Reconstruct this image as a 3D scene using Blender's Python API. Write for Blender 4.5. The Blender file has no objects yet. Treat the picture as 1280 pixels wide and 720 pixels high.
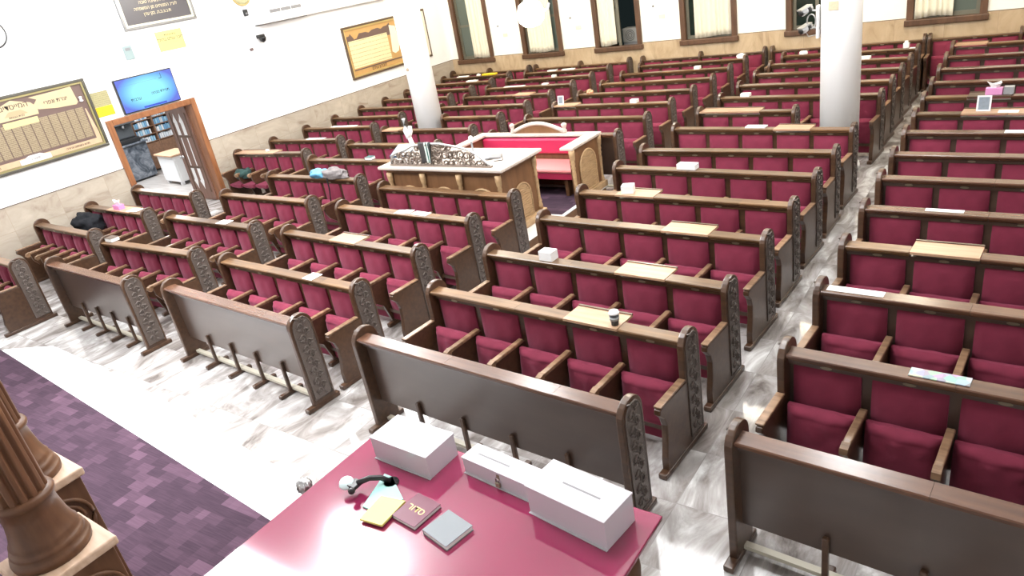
import bpy, bmesh, math, random
from mathutils import Vector, Matrix, noise as mnoise
C = bpy.context.scene.collection
PI = math.pi
sin, cos = math.sin, math.cos
rnd = random.Random(7)

# ------------------------------------------------------------------ materials
def new_mat(name):
    m = bpy.data.materials.new(name); m.use_nodes = True
    nt = m.node_tree; b = nt.nodes['Principled BSDF']
    return m, nt, b
def setc(b, col, rough=.5, metal=0, spec=.5):
    b.inputs['Base Color'].default_value = (*col, 1); b.inputs['Roughness'].default_value = rough
    b.inputs['Metallic'].default_value = metal; b.inputs['Specular IOR Level'].default_value = spec
def plain(name, col, rough=.5, metal=0, spec=.5, noise=0.0, scale=30, bump=0.0):
    m, nt, b = new_mat(name); setc(b, col, rough, metal, spec)
    if noise or bump:
        tc = nt.nodes.new('ShaderNodeTexCoord'); n = nt.nodes.new('ShaderNodeTexNoise')
        n.inputs['Scale'].default_value = scale; n.inputs['Detail'].default_value = 4
        nt.links.new(tc.outputs['Object'], n.inputs['Vector'])
        if noise:
            mx = nt.nodes.new('ShaderNodeMix'); mx.data_type = 'RGBA'
            mx.inputs[6].default_value = (*[c*(1-noise) for c in col], 1); mx.inputs[7].default_value = (*[min(1, c*(1+noise)) for c in col], 1)
            nt.links.new(n.outputs['Fac'], mx.inputs[0]); nt.links.new(mx.outputs[2], b.inputs['Base Color'])
        if bump:
            bp = nt.nodes.new('ShaderNodeBump'); bp.inputs['Strength'].default_value = bump; bp.inputs['Distance'].default_value = .01
            nt.links.new(n.outputs['Fac'], bp.inputs['Height']); nt.links.new(bp.outputs['Normal'], b.inputs['Normal'])
    return m
def wood(name, dark, light, rough=.35, vary=.0, stretch=(1.2, 14, 14), spec=.5):
    m, nt, b = new_mat(name); setc(b, dark, rough, 0, spec)
    tc = nt.nodes.new('ShaderNodeTexCoord'); mp = nt.nodes.new('ShaderNodeMapping')
    mp.inputs['Scale'].default_value = stretch
    oi = nt.nodes.new('ShaderNodeObjectInfo'); vm = nt.nodes.new('ShaderNodeVectorMath'); vm.operation = 'MULTIPLY_ADD'
    cx = nt.nodes.new('ShaderNodeCombineXYZ'); nt.links.new(oi.outputs['Random'], cx.inputs[0]); nt.links.new(oi.outputs['Random'], cx.inputs[1])
    vm.inputs[1].default_value = (17, 31, 5)
    nt.links.new(cx.outputs[0], vm.inputs[0]); nt.links.new(tc.outputs['Object'], vm.inputs[2])
    nt.links.new(vm.outputs[0], mp.inputs['Vector'])
    n = nt.nodes.new('ShaderNodeTexNoise'); n.inputs['Scale'].default_value = 1.6; n.inputs['Detail'].default_value = 5
    nt.links.new(mp.outputs[0], n.inputs['Vector'])
    rp = nt.nodes.new('ShaderNodeValToRGB'); rp.color_ramp.elements[0].position = .3; rp.color_ramp.elements[1].position = .72
    rp.color_ramp.elements[0].color = (*dark, 1); rp.color_ramp.elements[1].color = (*light, 1)
    nt.links.new(n.outputs['Fac'], rp.inputs[0])
    hv = nt.nodes.new('ShaderNodeHueSaturation')
    ma = nt.nodes.new('ShaderNodeMath'); ma.operation = 'MULTIPLY_ADD'; ma.inputs[1].default_value = vary*2; ma.inputs[2].default_value = 1-vary
    nt.links.new(oi.outputs['Random'], ma.inputs[0]); nt.links.new(ma.outputs[0], hv.inputs['Value'])
    nt.links.new(rp.outputs[0], hv.inputs['Color']); nt.links.new(hv.outputs[0], b.inputs['Base Color'])
    bp = nt.nodes.new('ShaderNodeBump'); bp.inputs['Strength'].default_value = .06; bp.inputs['Distance'].default_value = .004
    nt.links.new(n.outputs['Fac'], bp.inputs['Height']); nt.links.new(bp.outputs['Normal'], b.inputs['Normal'])
    return m
def emis(name, col, s):
    m, nt, b = new_mat(name); setc(b, (.8, .8, .8), .4)
    b.inputs['Emission Color'].default_value = (*col, 1); b.inputs['Emission Strength'].default_value = s
    return m
def velvet(name, col, dark=.75):
    m, nt, b = new_mat(name); setc(b, col, .85, 0, .2)
    b.inputs['Sheen Weight'].default_value = .3; b.inputs['Sheen Tint'].default_value = (1, .45, .62, 1); b.inputs['Sheen Roughness'].default_value = .45
    tc = nt.nodes.new('ShaderNodeTexCoord'); n = nt.nodes.new('ShaderNodeTexNoise'); n.inputs['Scale'].default_value = 7; n.inputs['Detail'].default_value = 3
    nt.links.new(tc.outputs['Object'], n.inputs['Vector'])
    mx = nt.nodes.new('ShaderNodeMix'); mx.data_type = 'RGBA'
    mx.inputs[6].default_value = (*[c*dark for c in col], 1); mx.inputs[7].default_value = (*[c*(2-dark) for c in col], 1)
    nt.links.new(n.outputs['Fac'], mx.inputs[0]); nt.links.new(mx.outputs[2], b.inputs['Base Color'])
    n2 = nt.nodes.new('ShaderNodeTexNoise'); n2.inputs['Scale'].default_value = 16; n2.inputs['Detail'].default_value = 2
    nt.links.new(tc.outputs['Object'], n2.inputs['Vector'])
    bp = nt.nodes.new('ShaderNodeBump'); bp.inputs['Strength'].default_value = .25; bp.inputs['Distance'].default_value = .01
    nt.links.new(n2.outputs['Fac'], bp.inputs['Height']); nt.links.new(bp.outputs['Normal'], b.inputs['Normal'])
    return m
def marble(name, cols, tile=.6, joint=(.3, .29, .28), rough=.12, scale=1.3, ang=0, pertile=.5):
    m, nt, b = new_mat(name); setc(b, cols[0], rough, 0, .5)
    L = nt.links
    tc = nt.nodes.new('ShaderNodeTexCoord'); mp = nt.nodes.new('ShaderNodeMapping'); mp.inputs['Rotation'].default_value = (0, 0, ang)
    L.new(tc.outputs['Object'], mp.inputs['Vector'])
    br = nt.nodes.new('ShaderNodeTexBrick'); br.offset = 0; br.inputs['Scale'].default_value = 1
    br.inputs['Brick Width'].default_value = tile; br.inputs['Row Height'].default_value = tile; br.inputs['Mortar Size'].default_value = .004
    br.inputs['Color1'].default_value = (0, 0, 0, 1); br.inputs['Color2'].default_value = (1, 1, 1, 1); br.inputs['Mortar'].default_value = (.5, .5, .5, 1)
    L.new(mp.outputs[0], br.inputs['Vector'])
    # shift the vein pattern per tile
    vm = nt.nodes.new('ShaderNodeVectorMath'); vm.operation = 'MULTIPLY_ADD'; vm.inputs[1].default_value = (pertile*9, pertile*5, 0)
    L.new(br.outputs['Color'], vm.inputs[0]); L.new(mp.outputs[0], vm.inputs[2])
    mp2 = nt.nodes.new('ShaderNodeMapping'); mp2.inputs['Scale'].default_value = (2.3, 1, 1); mp2.inputs['Rotation'].default_value = (0, 0, -.3)
    L.new(vm.outputs[0], mp2.inputs['Vector'])
    n = nt.nodes.new('ShaderNodeTexNoise'); n.inputs['Scale'].default_value = scale; n.inputs['Detail'].default_value = 7; n.inputs['Roughness'].default_value = .62; n.inputs['Distortion'].default_value = 1.4
    L.new(mp2.outputs[0], n.inputs['Vector'])
    rp = nt.nodes.new('ShaderNodeValToRGB'); e = rp.color_ramp.elements
    e[0].position = .32; e[0].color = (*cols[0], 1); e[1].position = .66; e[1].color = (*cols[-1], 1)
    for i, c in enumerate(cols[1:-1]):
        q = e.new(.32+.34*(i+1)/(len(cols)-1)); q.color = (*c, 1)
    L.new(n.outputs['Fac'], rp.inputs[0])
    mx = nt.nodes.new('ShaderNodeMix'); mx.data_type = 'RGBA'; mx.inputs[7].default_value = (*joint, 1)
    L.new(br.outputs['Fac'], mx.inputs[0]); L.new(rp.outputs[0], mx.inputs[6]); L.new(mx.outputs[2], b.inputs['Base Color'])
    return m
def carpet_mat(name):
    m, nt, b = new_mat(name); setc(b, (.1, .06, .1), .95, 0, .1); L = nt.links
    tc = nt.nodes.new('ShaderNodeTexCoord'); mp = nt.nodes.new('ShaderNodeMapping'); mp.inputs['Rotation'].default_value = (0, 0, -.05)
    L.new(tc.outputs['Object'], mp.inputs['Vector'])
    def brick(w, h, off):
        br = nt.nodes.new('ShaderNodeTexBrick'); br.offset = .5; br.inputs['Scale'].default_value = 1
        br.inputs['Brick Width'].default_value = w; br.inputs['Row Height'].default_value = h; br.inputs['Mortar Size'].default_value = 0
        br.inputs['Color1'].default_value = (0, 0, 0, 1); br.inputs['Color2'].default_value = (1, 1, 1, 1); br.inputs['Bias'].default_value = off
        L.new(mp.outputs[0], br.inputs['Vector']); return br
    a = brick(.19, .1, -.25); c = brick(.38, .2, 0)
    mul = nt.nodes.new('ShaderNodeMath'); mul.operation = 'MULTIPLY'; L.new(a.outputs['Color'], mul.inputs[0]); L.new(c.outputs['Color'], mul.inputs[1])
    mp3 = nt.nodes.new('ShaderNodeMapping'); mp3.inputs['Scale'].default_value = (4, 90, 1); L.new(mp.outputs[0], mp3.inputs['Vector'])
    n = nt.nodes.new('ShaderNodeTexNoise'); n.inputs['Scale'].default_value = 1; n.inputs['Detail'].default_value = 3; L.new(mp3.outputs[0], n.inputs['Vector'])
    ad = nt.nodes.new('ShaderNodeMath'); ad.operation = 'MULTIPLY_ADD'; ad.inputs[1].default_value = .55; L.new(n.outputs['Fac'], ad.inputs[0]); L.new(mul.outputs[0], ad.inputs[2])
    rp = nt.nodes.new('ShaderNodeValToRGB'); e = rp.color_ramp.elements
    e[0].position = .2; e[0].color = (.046, .029, .043, 1); e[1].color = (.13, .075, .11, 1)
    e[1].position = 1
    L.new(ad.outputs[0], rp.inputs[0]); L.new(rp.outputs[0], b.inputs['Base Color'])
    return m
def stripes(name, bg, ink, scale, axis, duty=.5, noisy=True, rough=.6):
    """rows of unreadably small print"""
    m, nt, b = new_mat(name); setc(b, bg, rough); L = nt.links
    tc = nt.nodes.new('ShaderNodeTexCoord'); sp = nt.nodes.new('ShaderNodeSeparateXYZ'); L.new(tc.outputs['Object'], sp.inputs[0])
    ml = nt.nodes.new('ShaderNodeMath'); ml.operation = 'MULTIPLY'; ml.inputs[1].default_value = scale; L.new(sp.outputs[axis], ml.inputs[0])
    fr = nt.nodes.new('ShaderNodeMath'); fr.operation = 'FRACT'; L.new(ml.outputs[0], fr.inputs[0])
    lt = nt.nodes.new('ShaderNodeMath'); lt.operation = 'LESS_THAN'; lt.inputs[1].default_value = duty; L.new(fr.outputs[0], lt.inputs[0])
    f = lt
    if noisy:
        n = nt.nodes.new('ShaderNodeTexNoise'); n.inputs['Scale'].default_value = 60; L.new(tc.outputs['Object'], n.inputs['Vector'])
        g = nt.nodes.new('ShaderNodeMath'); g.operation = 'GREATER_THAN'; g.inputs[1].default_value = .45; L.new(n.outputs['Fac'], g.inputs[0])
        f = nt.nodes.new('ShaderNodeMath'); f.operation = 'MULTIPLY'; L.new(lt.outputs[0], f.inputs[0]); L.new(g.outputs[0], f.inputs[1])
    mx = nt.nodes.new('ShaderNodeMix'); mx.data_type = 'RGBA'; mx.inputs[6].default_value = (*bg, 1); mx.inputs[7].default_value = (*ink, 1)
    L.new(f.outputs[0], mx.inputs[0]); L.new(mx.outputs[2], b.inputs['Base Color'])
    return m

M = {}
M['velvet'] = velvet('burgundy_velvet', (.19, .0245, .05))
M['velvet_lit'] = velvet('burgundy_velvet_lit', (.2, .0265, .054))  # same velvet for the seats, a little extra light put into its colour
M['wood'] = wood('pew_wood', (.052, .025, .0135), (.09, .045, .023), .3, .15)
M['wood'].node_tree.nodes['Principled BSDF'].inputs['Coat Weight'].default_value = .2
M['wood'].node_tree.nodes['Principled BSDF'].inputs['Coat Roughness'].default_value = .25
M['woodpanel'] = wood('pew_panel_wood', (.06, .036, .026), (.078, .048, .035), .3, .08, (1, 5, 5))
M['woodpanel'].node_tree.nodes['Principled BSDF'].inputs['Coat Weight'].default_value = .7
M['woodpanel'].node_tree.nodes['Principled BSDF'].inputs['Coat Roughness'].default_value = .3
M['shelf'] = wood('pew_shelf_wood', (.078, .039, .017), (.175, .092, .039), .3, .3)
M['board'] = wood('reading_board_wood', (.37, .22, .13), (.48, .305, .195), .38, .12)
M['boarddark'] = wood('dark_board_wood', (.05, .03, .02), (.1, .055, .03), .35)
M['arm'] = wood('armrest_wood', (.13, .07, .036), (.3, .185, .11), .3, .25)
M['carve'] = plain('carved_relief', (.115, .09, .077), .36, .15, .7, .35, 110, .35)
M['bimah'] = wood('platform_wood', (.14, .064, .027), (.21, .102, .046), .45, .1, (8, 8, 1.2))
M['bimahlight'] = wood('light_carved_wood', (.37, .235, .12), (.52, .345, .185), .5, .1, (6, 6, 14))
M['bimahtop'] = wood('bleached_wood_top', (.5, .42, .36), (.66, .58, .52), .25, .05)
M['red'] = plain('red_leatherette', (.47, .025, .085), .4, 0, .5)
M['redseat_glare'] = plain('red_leatherette_glare', (.8, .27, .26), .3)  # red bench seat paled: the glare on its gloss is in the colour
M['ark'] = wood('ark_wood', (.085, .036, .017), (.15, .07, .035), .42, .1, (8, 8, 1.2), .3)
M['arklight'] = wood('ark_top_wood', (.45, .3, .2), (.6, .44, .33), .4)
M['floor'] = marble('marble_floor', [(.14, .12, .11), (.29, .265, .25), (.45, .43, .42), (.72, .72, .71)], .62, (.3, .28, .27), .08, 1.1)
M['border'] = plain('white_marble_border', (.82, .82, .82), .15, 0, .5, .06, 3)
M['wainscot'] = marble('travertine_wainscot', [(.31, .25, .195), (.41, .35, .285), (.45, .395, .325), (.5, .44, .365)], .9, (.38, .31, .24), .3, 1.2, 0, .3)
M['white'] = plain('white_wall_paint', (.92, .92, .92), .7, 0, .3, .02, 3)
M['cream'] = plain('warm_lit_wall_paint', (.92, .9, .82), .7, 0, .3, .02, 3)  # wall paint with the warm light of the back put into its colour
M['ceil'] = plain('ceiling_paint', (.8, .8, .78), .8)
M['carpet'] = carpet_mat('purple_patterned_carpet')
M['casing'] = wood('window_casing_wood', (.075, .036, .018), (.13, .065, .034), .4, .1, (8, 8, 1.5))
M['sash'] = plain('grey_sash_metal', (.17, .16, .12), .45, .3)
M['glass'] = plain('night_glass', (.012, .022, .018), .06, 0, .6)
M['glass_grey'] = plain('grey_night_glass', (.1, .125, .105), .3, 0, .5)  # paler, rougher pane glass for some of the windows
M['curtain'] = plain('cream_curtain', (.78, .74, .6), .9, 0, .1, .05, 20)
M['column'] = plain('white_plaster', (.97, .97, .97), .5, 0, .4)
M['plastic'] = plain('white_plastic', (.82, .82, .82), .35)
M['paper'] = plain('white_paper', (.85, .85, .83), .7)
M['black'] = plain('black_plastic', (.012, .012, .013), .35)
M['darkcloth'] = plain('black_cloth', (.012, .013, .016), .9, 0, .2, .3, 30, .5)
M['silver'] = plain('brushed_silver', (.55, .56, .57), .28, .9)
M['pewter'] = plain('pewter_carving', (.2, .155, .125), .3, .35, .6, .4, 40, .2)
M['gold'] = plain('gold_trim', (.62, .47, .2), .35, .6)
M['brass'] = plain('brass_plate', (.34, .29, .21), .3, .6)
M['grey'] = plain('grey_plastic', (.2, .2, .21), .5)
M['greyblue'] = plain('grey_blue_plate', (.25, .32, .32), .5)
M['acrylic'] = plain('white_acrylic', (.56, .535, .58), .12, 0, .6)
M['redtop'] = plain('burgundy_glass_top', (.25, .018, .07), .1, 0, .9, .05, 4)
for k_, v_ in (('Coat Weight', .6), ('Coat IOR', 1.7), ('Coat Roughness', .03)): M['redtop'].node_tree.nodes['Principled BSDF'].inputs[k_].default_value = v_
M['steel'] = plain('steel', (.6, .6, .6), .2, 1)

# ------------------------------------------------------------------ mesh helpers
def link(name, me, mat=None, parent=None, loc=None, rot=None):
    if mat is not None and not me.materials: me.materials.append(mat)
    o = bpy.data.objects.new(name, me); C.objects.link(o)
    if parent is not None: o.parent = parent
    if loc is not None: o.location = loc
    if rot is not None: o.rotation_euler = rot
    return o
class MB:
    def __init__(s): s.v = []; s.f = []; s.sm = []
    def add(s, v, f, smooth=False):
        n = len(s.v); s.v += [tuple(p) for p in v]; s.f += [tuple(i+n for i in q) for q in f]; s.sm += [smooth]*len(f); return s
    def box(s, x0, x1, y0, y1, z0, z1, b=0.0):
        if b <= 0:
            v = [(x, y, z) for z in (z0, z1) for y in (y0, y1) for x in (x0, x1)]
            return s.add(v, [(0, 2, 3, 1), (4, 5, 7, 6), (0, 1, 5, 4), (2, 6, 7, 3), (0, 4, 6, 2), (1, 3, 7, 5)])
        bm = bmesh.new(); bmesh.ops.create_cube(bm, size=1)
        for q in bm.verts: q.co = Vector(((x0+x1)/2+q.co.x*(x1-x0), (y0+y1)/2+q.co.y*(y1-y0), (z0+z1)/2+q.co.z*(z1-z0)))
        bmesh.ops.bevel(bm, geom=bm.edges[:], offset=min(b, .45*min(abs(x1-x0), abs(y1-y0), abs(z1-z0))), segments=2, affect='EDGES', profile=.5)
        bm.verts.index_update()
        s.add([q.co[:] for q in bm.verts], [[q.index for q in f.verts] for f in bm.faces]); bm.free(); return s
    def prism(s, poly, axis, a, b, smooth=False):
        """extrude a 2-D polygon along axis: 0 -> poly is (y,z), 1 -> (x,z), 2 -> (x,y)"""
        def P(p, t): return ((t, p[0], p[1]), (p[0], t, p[1]), (p[0], p[1], t))[axis]
        n = len(poly); v = [P(p, a) for p in poly]+[P(p, b) for p in poly]
        area = sum(poly[i][0]*poly[(i+1) % n][1]-poly[(i+1) % n][0]*poly[i][1] for i in range(n))
        f = [tuple(range(n))[::-1], tuple(range(n, 2*n))]+[(i, (i+1) % n, n+(i+1) % n, n+i) for i in range(n)]
        flip = (area < 0) != (axis == 1)
        if (b < a): flip = not flip
        if flip: f = [q[::-1] for q in f]
        s.add(v, f); return s
    def lathe(s, prof, n=20, c=(0, 0, 0), smooth=True):
        v = []; f = []
        for r, z in prof:
            for k in range(n): v.append((c[0]+r*cos(2*PI*k/n), c[1]+r*sin(2*PI*k/n), c[2]+z))
        for i in range(len(prof)-1):
            for k in range(n): f.append((i*n+k, i*n+(k+1) % n, (i+1)*n+(k+1) % n, (i+1)*n+k))
        m = len(prof)-1
        f.append(tuple(range(n))[::-1]); f.append(tuple(m*n+k for k in range(n)))
        return s.add(v, f, smooth)
    def tube(s, pts, r, n=6, closed=False, smooth=True):
        pts = [Vector(p) for p in pts]; v = []; f = []; N = len(pts)
        up = Vector((0, 0, 1))
        for i, p in enumerate(pts):
            a = pts[i-1] if (i or closed) else p; b = pts[(i+1) % N] if (i < N-1 or closed) else p
            t = (b-a).normalized() if (b-a).length > 1e-9 else Vector((0, 0, 1))
            u = t.cross(up)
            if u.length < .05: u = t.cross(Vector((0, 1, 0)))
            if u.length < .05: u = t.cross(Vector((1, 0, 0)))
            u.normalize(); w = t.cross(u)
            rr = r[i] if isinstance(r, (list, tuple)) else r
            for k in range(n): v.append(p+u*(rr*cos(2*PI*k/n))+w*(rr*sin(2*PI*k/n)))
        for i in range(N if closed else N-1):
            j = (i+1) % N
            for k in range(n): f.append((i*n+k, j*n+k, j*n+(k+1) % n, i*n+(k+1) % n))
        if not closed: f.append(tuple(range(n))); f.append(tuple((N-1)*n+k for k in range(n))[::-1])
        return s.add(v, f, smooth)
    def grid(s, fn, nu, nv, smooth=True, closeu=False):
        v = [fn(i/nu, j/nv) for j in range(nv+1) for i in range(nu+1)]
        f = [(j*(nu+1)+i, j*(nu+1)+i+1, (j+1)*(nu+1)+i+1, (j+1)*(nu+1)+i) for j in range(nv) for i in range(nu)]
        return s.add(v, f, smooth)
    def mesh(s, name):
        me = bpy.data.meshes.new(name); me.from_pydata(s.v, [], s.f); me.update()
        me.polygons.foreach_set('use_smooth', s.sm); me.validate()
        return me
    def build(s, name, mat, parent=None, loc=None, rot=None):
        return link(name, s.mesh(name), mat, parent, loc, rot)
def empty(name, loc=(0, 0, 0), rz=0):
    o = bpy.data.objects.new(name, None); o.empty_display_size = .1; C.objects.link(o)
    o.location = loc; o.rotation_euler = (0, 0, rz); return o
def tag(o, label, cat, group=None, kind=None):
    o['label'] = label; o['category'] = cat
    if group: o['group'] = group
    if kind: o['kind'] = kind
    return o
def struct(o): o['kind'] = 'structure'; return o
def he(t): return t[::-1]
def text(body, size, name='lettering', mat=None, parent=None, loc=(0, 0, 0), rot=(0, 0, 0), depth=.002, align='CENTER'):
    cu = bpy.data.curves.new(name, 'FONT'); cu.body = body; cu.size = size; cu.align_x = align; cu.align_y = 'CENTER'; cu.extrude = depth
    t = bpy.data.objects.new(name, cu); C.objects.link(t)
    bpy.context.view_layer.update()
    me = bpy.data.meshes.new_from_object(t.evaluated_get(bpy.context.evaluated_depsgraph_get()))
    bpy.data.objects.remove(t); bpy.data.curves.remove(cu)
    me.materials.clear()
    return link(name, me, mat, parent, loc, rot)
def arc(cx, cz, r, a0, a1, n): return [(cx+r*cos(a0+(a1-a0)*k/n), cz+r*sin(a0+(a1-a0)*k/n)) for k in range(n+1)]

# ------------------------------------------------------------------ room shell
XW, YF, XR, YB, ZC, HW = -14.7, 17.3, 4.2, -2.6, 5.3, 1.335
b = MB().box(XW-.45, XR+.2, YB-.2, YF+.2, -.12, 0); o = struct(b.build('floor', M['floor']))
o = struct(MB().box(XW-.45, XR+.2, YB-.2, YF+.2, ZC, ZC+.12).build('ceiling', M['ceil']))
o = struct(MB().box(XR, XR+.2, YB, YF, 0, ZC).build('wall_right', M['white']))
o = struct(MB().box(XW, XR, YB-.2, YB, 0, ZC).build('wall_near', M['white']))
# left wall with the doorway
D0, D1, DZ, WT = 6.84, 8.6, 2.18, .2
w = MB(); w.box(XW-WT, XW, YB-.2, D0, 0, ZC); w.box(XW-WT, XW, D1, YF+.2, 0, ZC); w.box(XW-WT, XW, D0, D1, DZ, ZC)
struct(w.build('wall_left', M['white']))
w = MB(); w.box(XW, XW+.02, YB, D0-.1, 0, HW); w.box(XW, XW+.02, D1+.1, YF-.02, 0, HW)
struct(w.build('trim_1', M['wainscot']))
w = MB(); w.box(XW+.001, XW+.026, YB, D0-.1, HW, HW+.012); w.box(XW+.001, XW+.026, D1+.1, YF-.02, HW, HW+.012)
struct(w.build('trim_2', plain('wainscot_edge', (.12, .09, .07), .5)))
# far wall with six windows
WIN = [(-14.42, -13.1), (-12.06, -10.74), (-9.74, -8.4), (-7.36, -5.98), (-4.88, -3.5), (-2.49, -1.09)]
WZ0, WZ1 = 1.21, 3.55
w = MB(); xs = XW-.45
for a, c in WIN:
    w.box(xs, a+.06, YF, YF+.2, 0, ZC); w.box(a+.06, c-.06, YF, YF+.2, 0, WZ0+.06); w.box(a+.06, c-.06, YF, YF+.2, WZ1-.06, ZC); xs = c-.06
w.box(xs, XR+.2, YF, YF+.2, 0, ZC)
struct(w.build('wall_far', M['cream']))
w = MB(); xs = XW+.02
for a, c in WIN:
    w.box(xs, a, YF-.02, YF, 0, HW); w.box(a, c, YF-.02, YF, 0, WZ0); xs = c
w.box(xs, XR, YF-.02, YF, 0, HW)
M['wainscot_far'] = marble('travertine_warm_lit', [(.36, .25, .15), (.47, .345, .215), (.52, .39, .25), (.57, .44, .29)], .9, (.4, .29, .19), .3, 1.2, 0, .3)  # travertine copy tinted with the warm light at the far end
o = w.build('trim_3', M['wainscot_far']); struct(o)
# texture runs up the wall: swap to a wall-aligned copy
def wallify(o, ang):
    m = o.data.materials[0].copy(); m.name = o.data.materials[0].name+'_upright'
    nt = m.node_tree
    for n in nt.nodes:
        if n.type == 'MAPPING' and n.inputs['Scale'].default_value[1] == 1: n.inputs['Rotation'].default_value = ang
    o.data.materials[0] = m
wallify(o, (PI/2, 0, 0)); wallify(bpy.data.objects['trim_1'], (0, PI/2, 0))
w = MB(); xs = XW+.02
for a, c in WIN: w.box(xs, a, YF-.026, YF-.001, HW, HW+.01); xs = c
w.box(xs, XR, YF-.026, YF-.001, HW, HW+.01)
struct(w.build('trim_4', plain('far_wainscot_edge', (.16, .12, .08), .5)))
# windows: casing, sashes, panes
for i, (a, c) in enumerate(WIN):
    e = struct(empty('window_%d' % (i+1), ((a+c)/2, YF, WZ0)))
    h = (c-a)/2; H = WZ1-WZ0
    m = MB()
    m.box(-h, -h+.13, -.05, .06, 0, H, .012); m.box(h-.13, h, -.05, .06, 0, H, .012); m.box(-h+.13, h-.13, -.05, .06, H-.13, H, .012)
    m.build('casing', M['casing'], e)
    MB().box(-h-.03, h+.03, -.09, .06, -.02, .1, .015).build('sill', M['casing'], e)
    m = MB(); zi = .1
    for x0, x1 in ((-h+.13, -.02), (.02, h-.13)) if i != 2 else ((-h+.13, -.02), (-.3, .05)):
        for q in ((x0, x0+.07, zi, H-.13), (x1-.07, x1, zi, H-.13), (x0+.07, x1-.07, zi, zi+.08), (x0+.07, x1-.07, H-.21, H-.13), (x0+.07, x1-.07, 1.0, 1.06)):
            m.box(q[0], q[1], .06, .1, q[2], q[3])
    m.build('sash', M['sash'], e)
    MB().box(-h+.2, h-.2 if i != 2 else .0, .078, .084, zi+.05, H-.18).build('pane', M['glass_grey' if i in (0, 1, 5) else 'glass'], e)
# curtains (wavy cloth hanging in front of each window)
def curtain(x0, x1, zb, label, skew=0, seed=0, y=YF-.005):
    r = random.Random(seed); W = x1-x0; nw = max(4, int(W/.1)); ph = r.random()*6
    H = WZ1-.02-zb
    def fn(u, v):
        z = v*H
        fold = sin(u*nw*2*PI+ph+.6*sin(u*9))*.022*(1-.35*v)
        x = x0+u*W+skew*(1-v)+.012*sin(u*13+v*2)
        return (x-(x0+x1)/2, .8*fold+.004*sin(u*31), z+.018*sin(u*5+seed)*(1-v)**8)
    me = MB().grid(fn, 90, 14).mesh('curtain')
    o = link('curtain', me, M['curtain'], None, ((x0+x1)/2, y, zb))
    md = o.modifiers.new('thick', 'SOLIDIFY'); md.thickness = .006
    return tag(o, label, 'curtain', 'curtains on the far wall')
curtain(-13.84, -13.26, 1.33, 'narrow cream curtain in the far-wall window nearest the left corner', .0, 1)
curtain(-11.82, -11.03, 1.34, 'cream curtain behind the glowing hanging bowl lamp, second window from the left', 0, 2)
curtain(-9.6, -9.13, 1.34, 'narrow cream curtain on the left side of the open dark third window', 0, 3)
curtain(-7.02, -6.13, 1.34, 'wide pleated cream curtain in the fourth far-wall window from the left', 0, 4)
curtain(-2.35, -1.68, 1.33, 'cream curtain with uneven hem in the rightmost far-wall window', 0, 5)
# air conditioner box outside window 3
t = empty('condenser_unit', (-8.98, 17.95, 0))
MB().box(-.22, .22, -.15, .15, 1.3, 1.66, .02).build('body', plain('condenser_grey', (.3, .3, .29), .5), t)
m = MB()
for r_ in (.05, .09, .13): m.tube([(r_*cos(k*PI/10), -.155, 1.48+r_*sin(k*PI/10)) for k in range(20)], .006, 5, True)
m.build('fan_grille', M['black'], t)
MB().box(-.2, .2, -.15, .15, 0, 1.3).build('stand', M['grey'], t)
tag(t, 'grey box unit standing outside the open third window', 'air conditioner')
# small plates and hooks between the windows
for i, (x, z) in enumerate(((-12.59, 1.88), (-10.2, 1.87), (-7.83, 1.91))):
    o = MB().box(-.08, .08, -.012, 0, -.045, .045, .006).build('wall_plate', plain('beige_plate', (.78, .7, .56), .5), None, (x, YF-.001, z))
    tag(o, ('small beige plate on the far wall left of the glowing lamp window', 'small beige plate on the far wall between second and third windows', 'small beige plate on the far wall between third and fourth windows')[i], 'plate', 'small plates between the windows')
    o = MB().lathe([(.022, 0), (.022, .02), (.012, .03), (.012, .05)], 10).build('wall_hook', M['grey'], None, (x-.21, YF-.001, z+.26), (PI/2, 0, 0))
    tag(o, ('tiny grey hook above the plate left of the lamp window', 'tiny grey hook above the plate between second and third windows', 'tiny grey hook above the plate between third and fourth windows')[i], 'hook', 'hooks between the windows')

# ------------------------------------------------------------------ doorway and the room behind it
d = struct(empty('door_1', (XW, (D0+D1)/2, 0)))
hw = (D1-D0)/2
m = MB()
m.box(-WT-.02, .045, -hw-.1, -hw+.02, 0, DZ+.1, .012); m.box(-WT-.02, .045, hw-.02, hw+.1, 0, DZ+.1, .012); m.box(-WT-.02, .045, -hw+.02, hw-.02, DZ-.02, DZ+.1, .012)
m.build('door_frame', wood('door_casing_wood', (.2, .075, .03), (.33, .14, .06), .35, 0, (8, 8, 1.2)), d)
lw = .92
leaf = MB()
leaf.box(0, lw, -.022, .022, .01, DZ-.03, .004)
leafo = leaf.build('door_leaf', wood('door_leaf_wood', (.15, .07, .045), (.22, .11, .075), .4, 0, (8, 8, 1.2)), d, (-WT-.03, hw-.03, 0), (0, 0, PI-.06))
def lancet(cx, z0, z1, w, up=True):
    pts = [(-w/2, 0), (w/2, 0), (w/2, .55), (w*.8, .62), (w*.25, .85), (0, 1.0), (-w*.12, .85), (-w/2, .6)]
    H = z1-z0
    return [(cx+x, z0+H*t if up else z1-H*t) for x, t in pts]
pm = plain('frosted_pane', (.9, .9, .9), .5)
for k, cx in enumerate((.33, .6)):
    MB().prism(lancet(cx, 1.5, 1.98, .13), 1, -.026, .026).build('glass_pane', pm, leafo)
    MB().prism(lancet(cx, .26, .74, .13, False), 1, -.026, .026).build('glass_pane', pm, leafo)
    MB().box(cx-.018, cx+.018, -.026, .026, .8, 1.44).build('glass_pane', pm, leafo)
m = MB()
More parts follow.
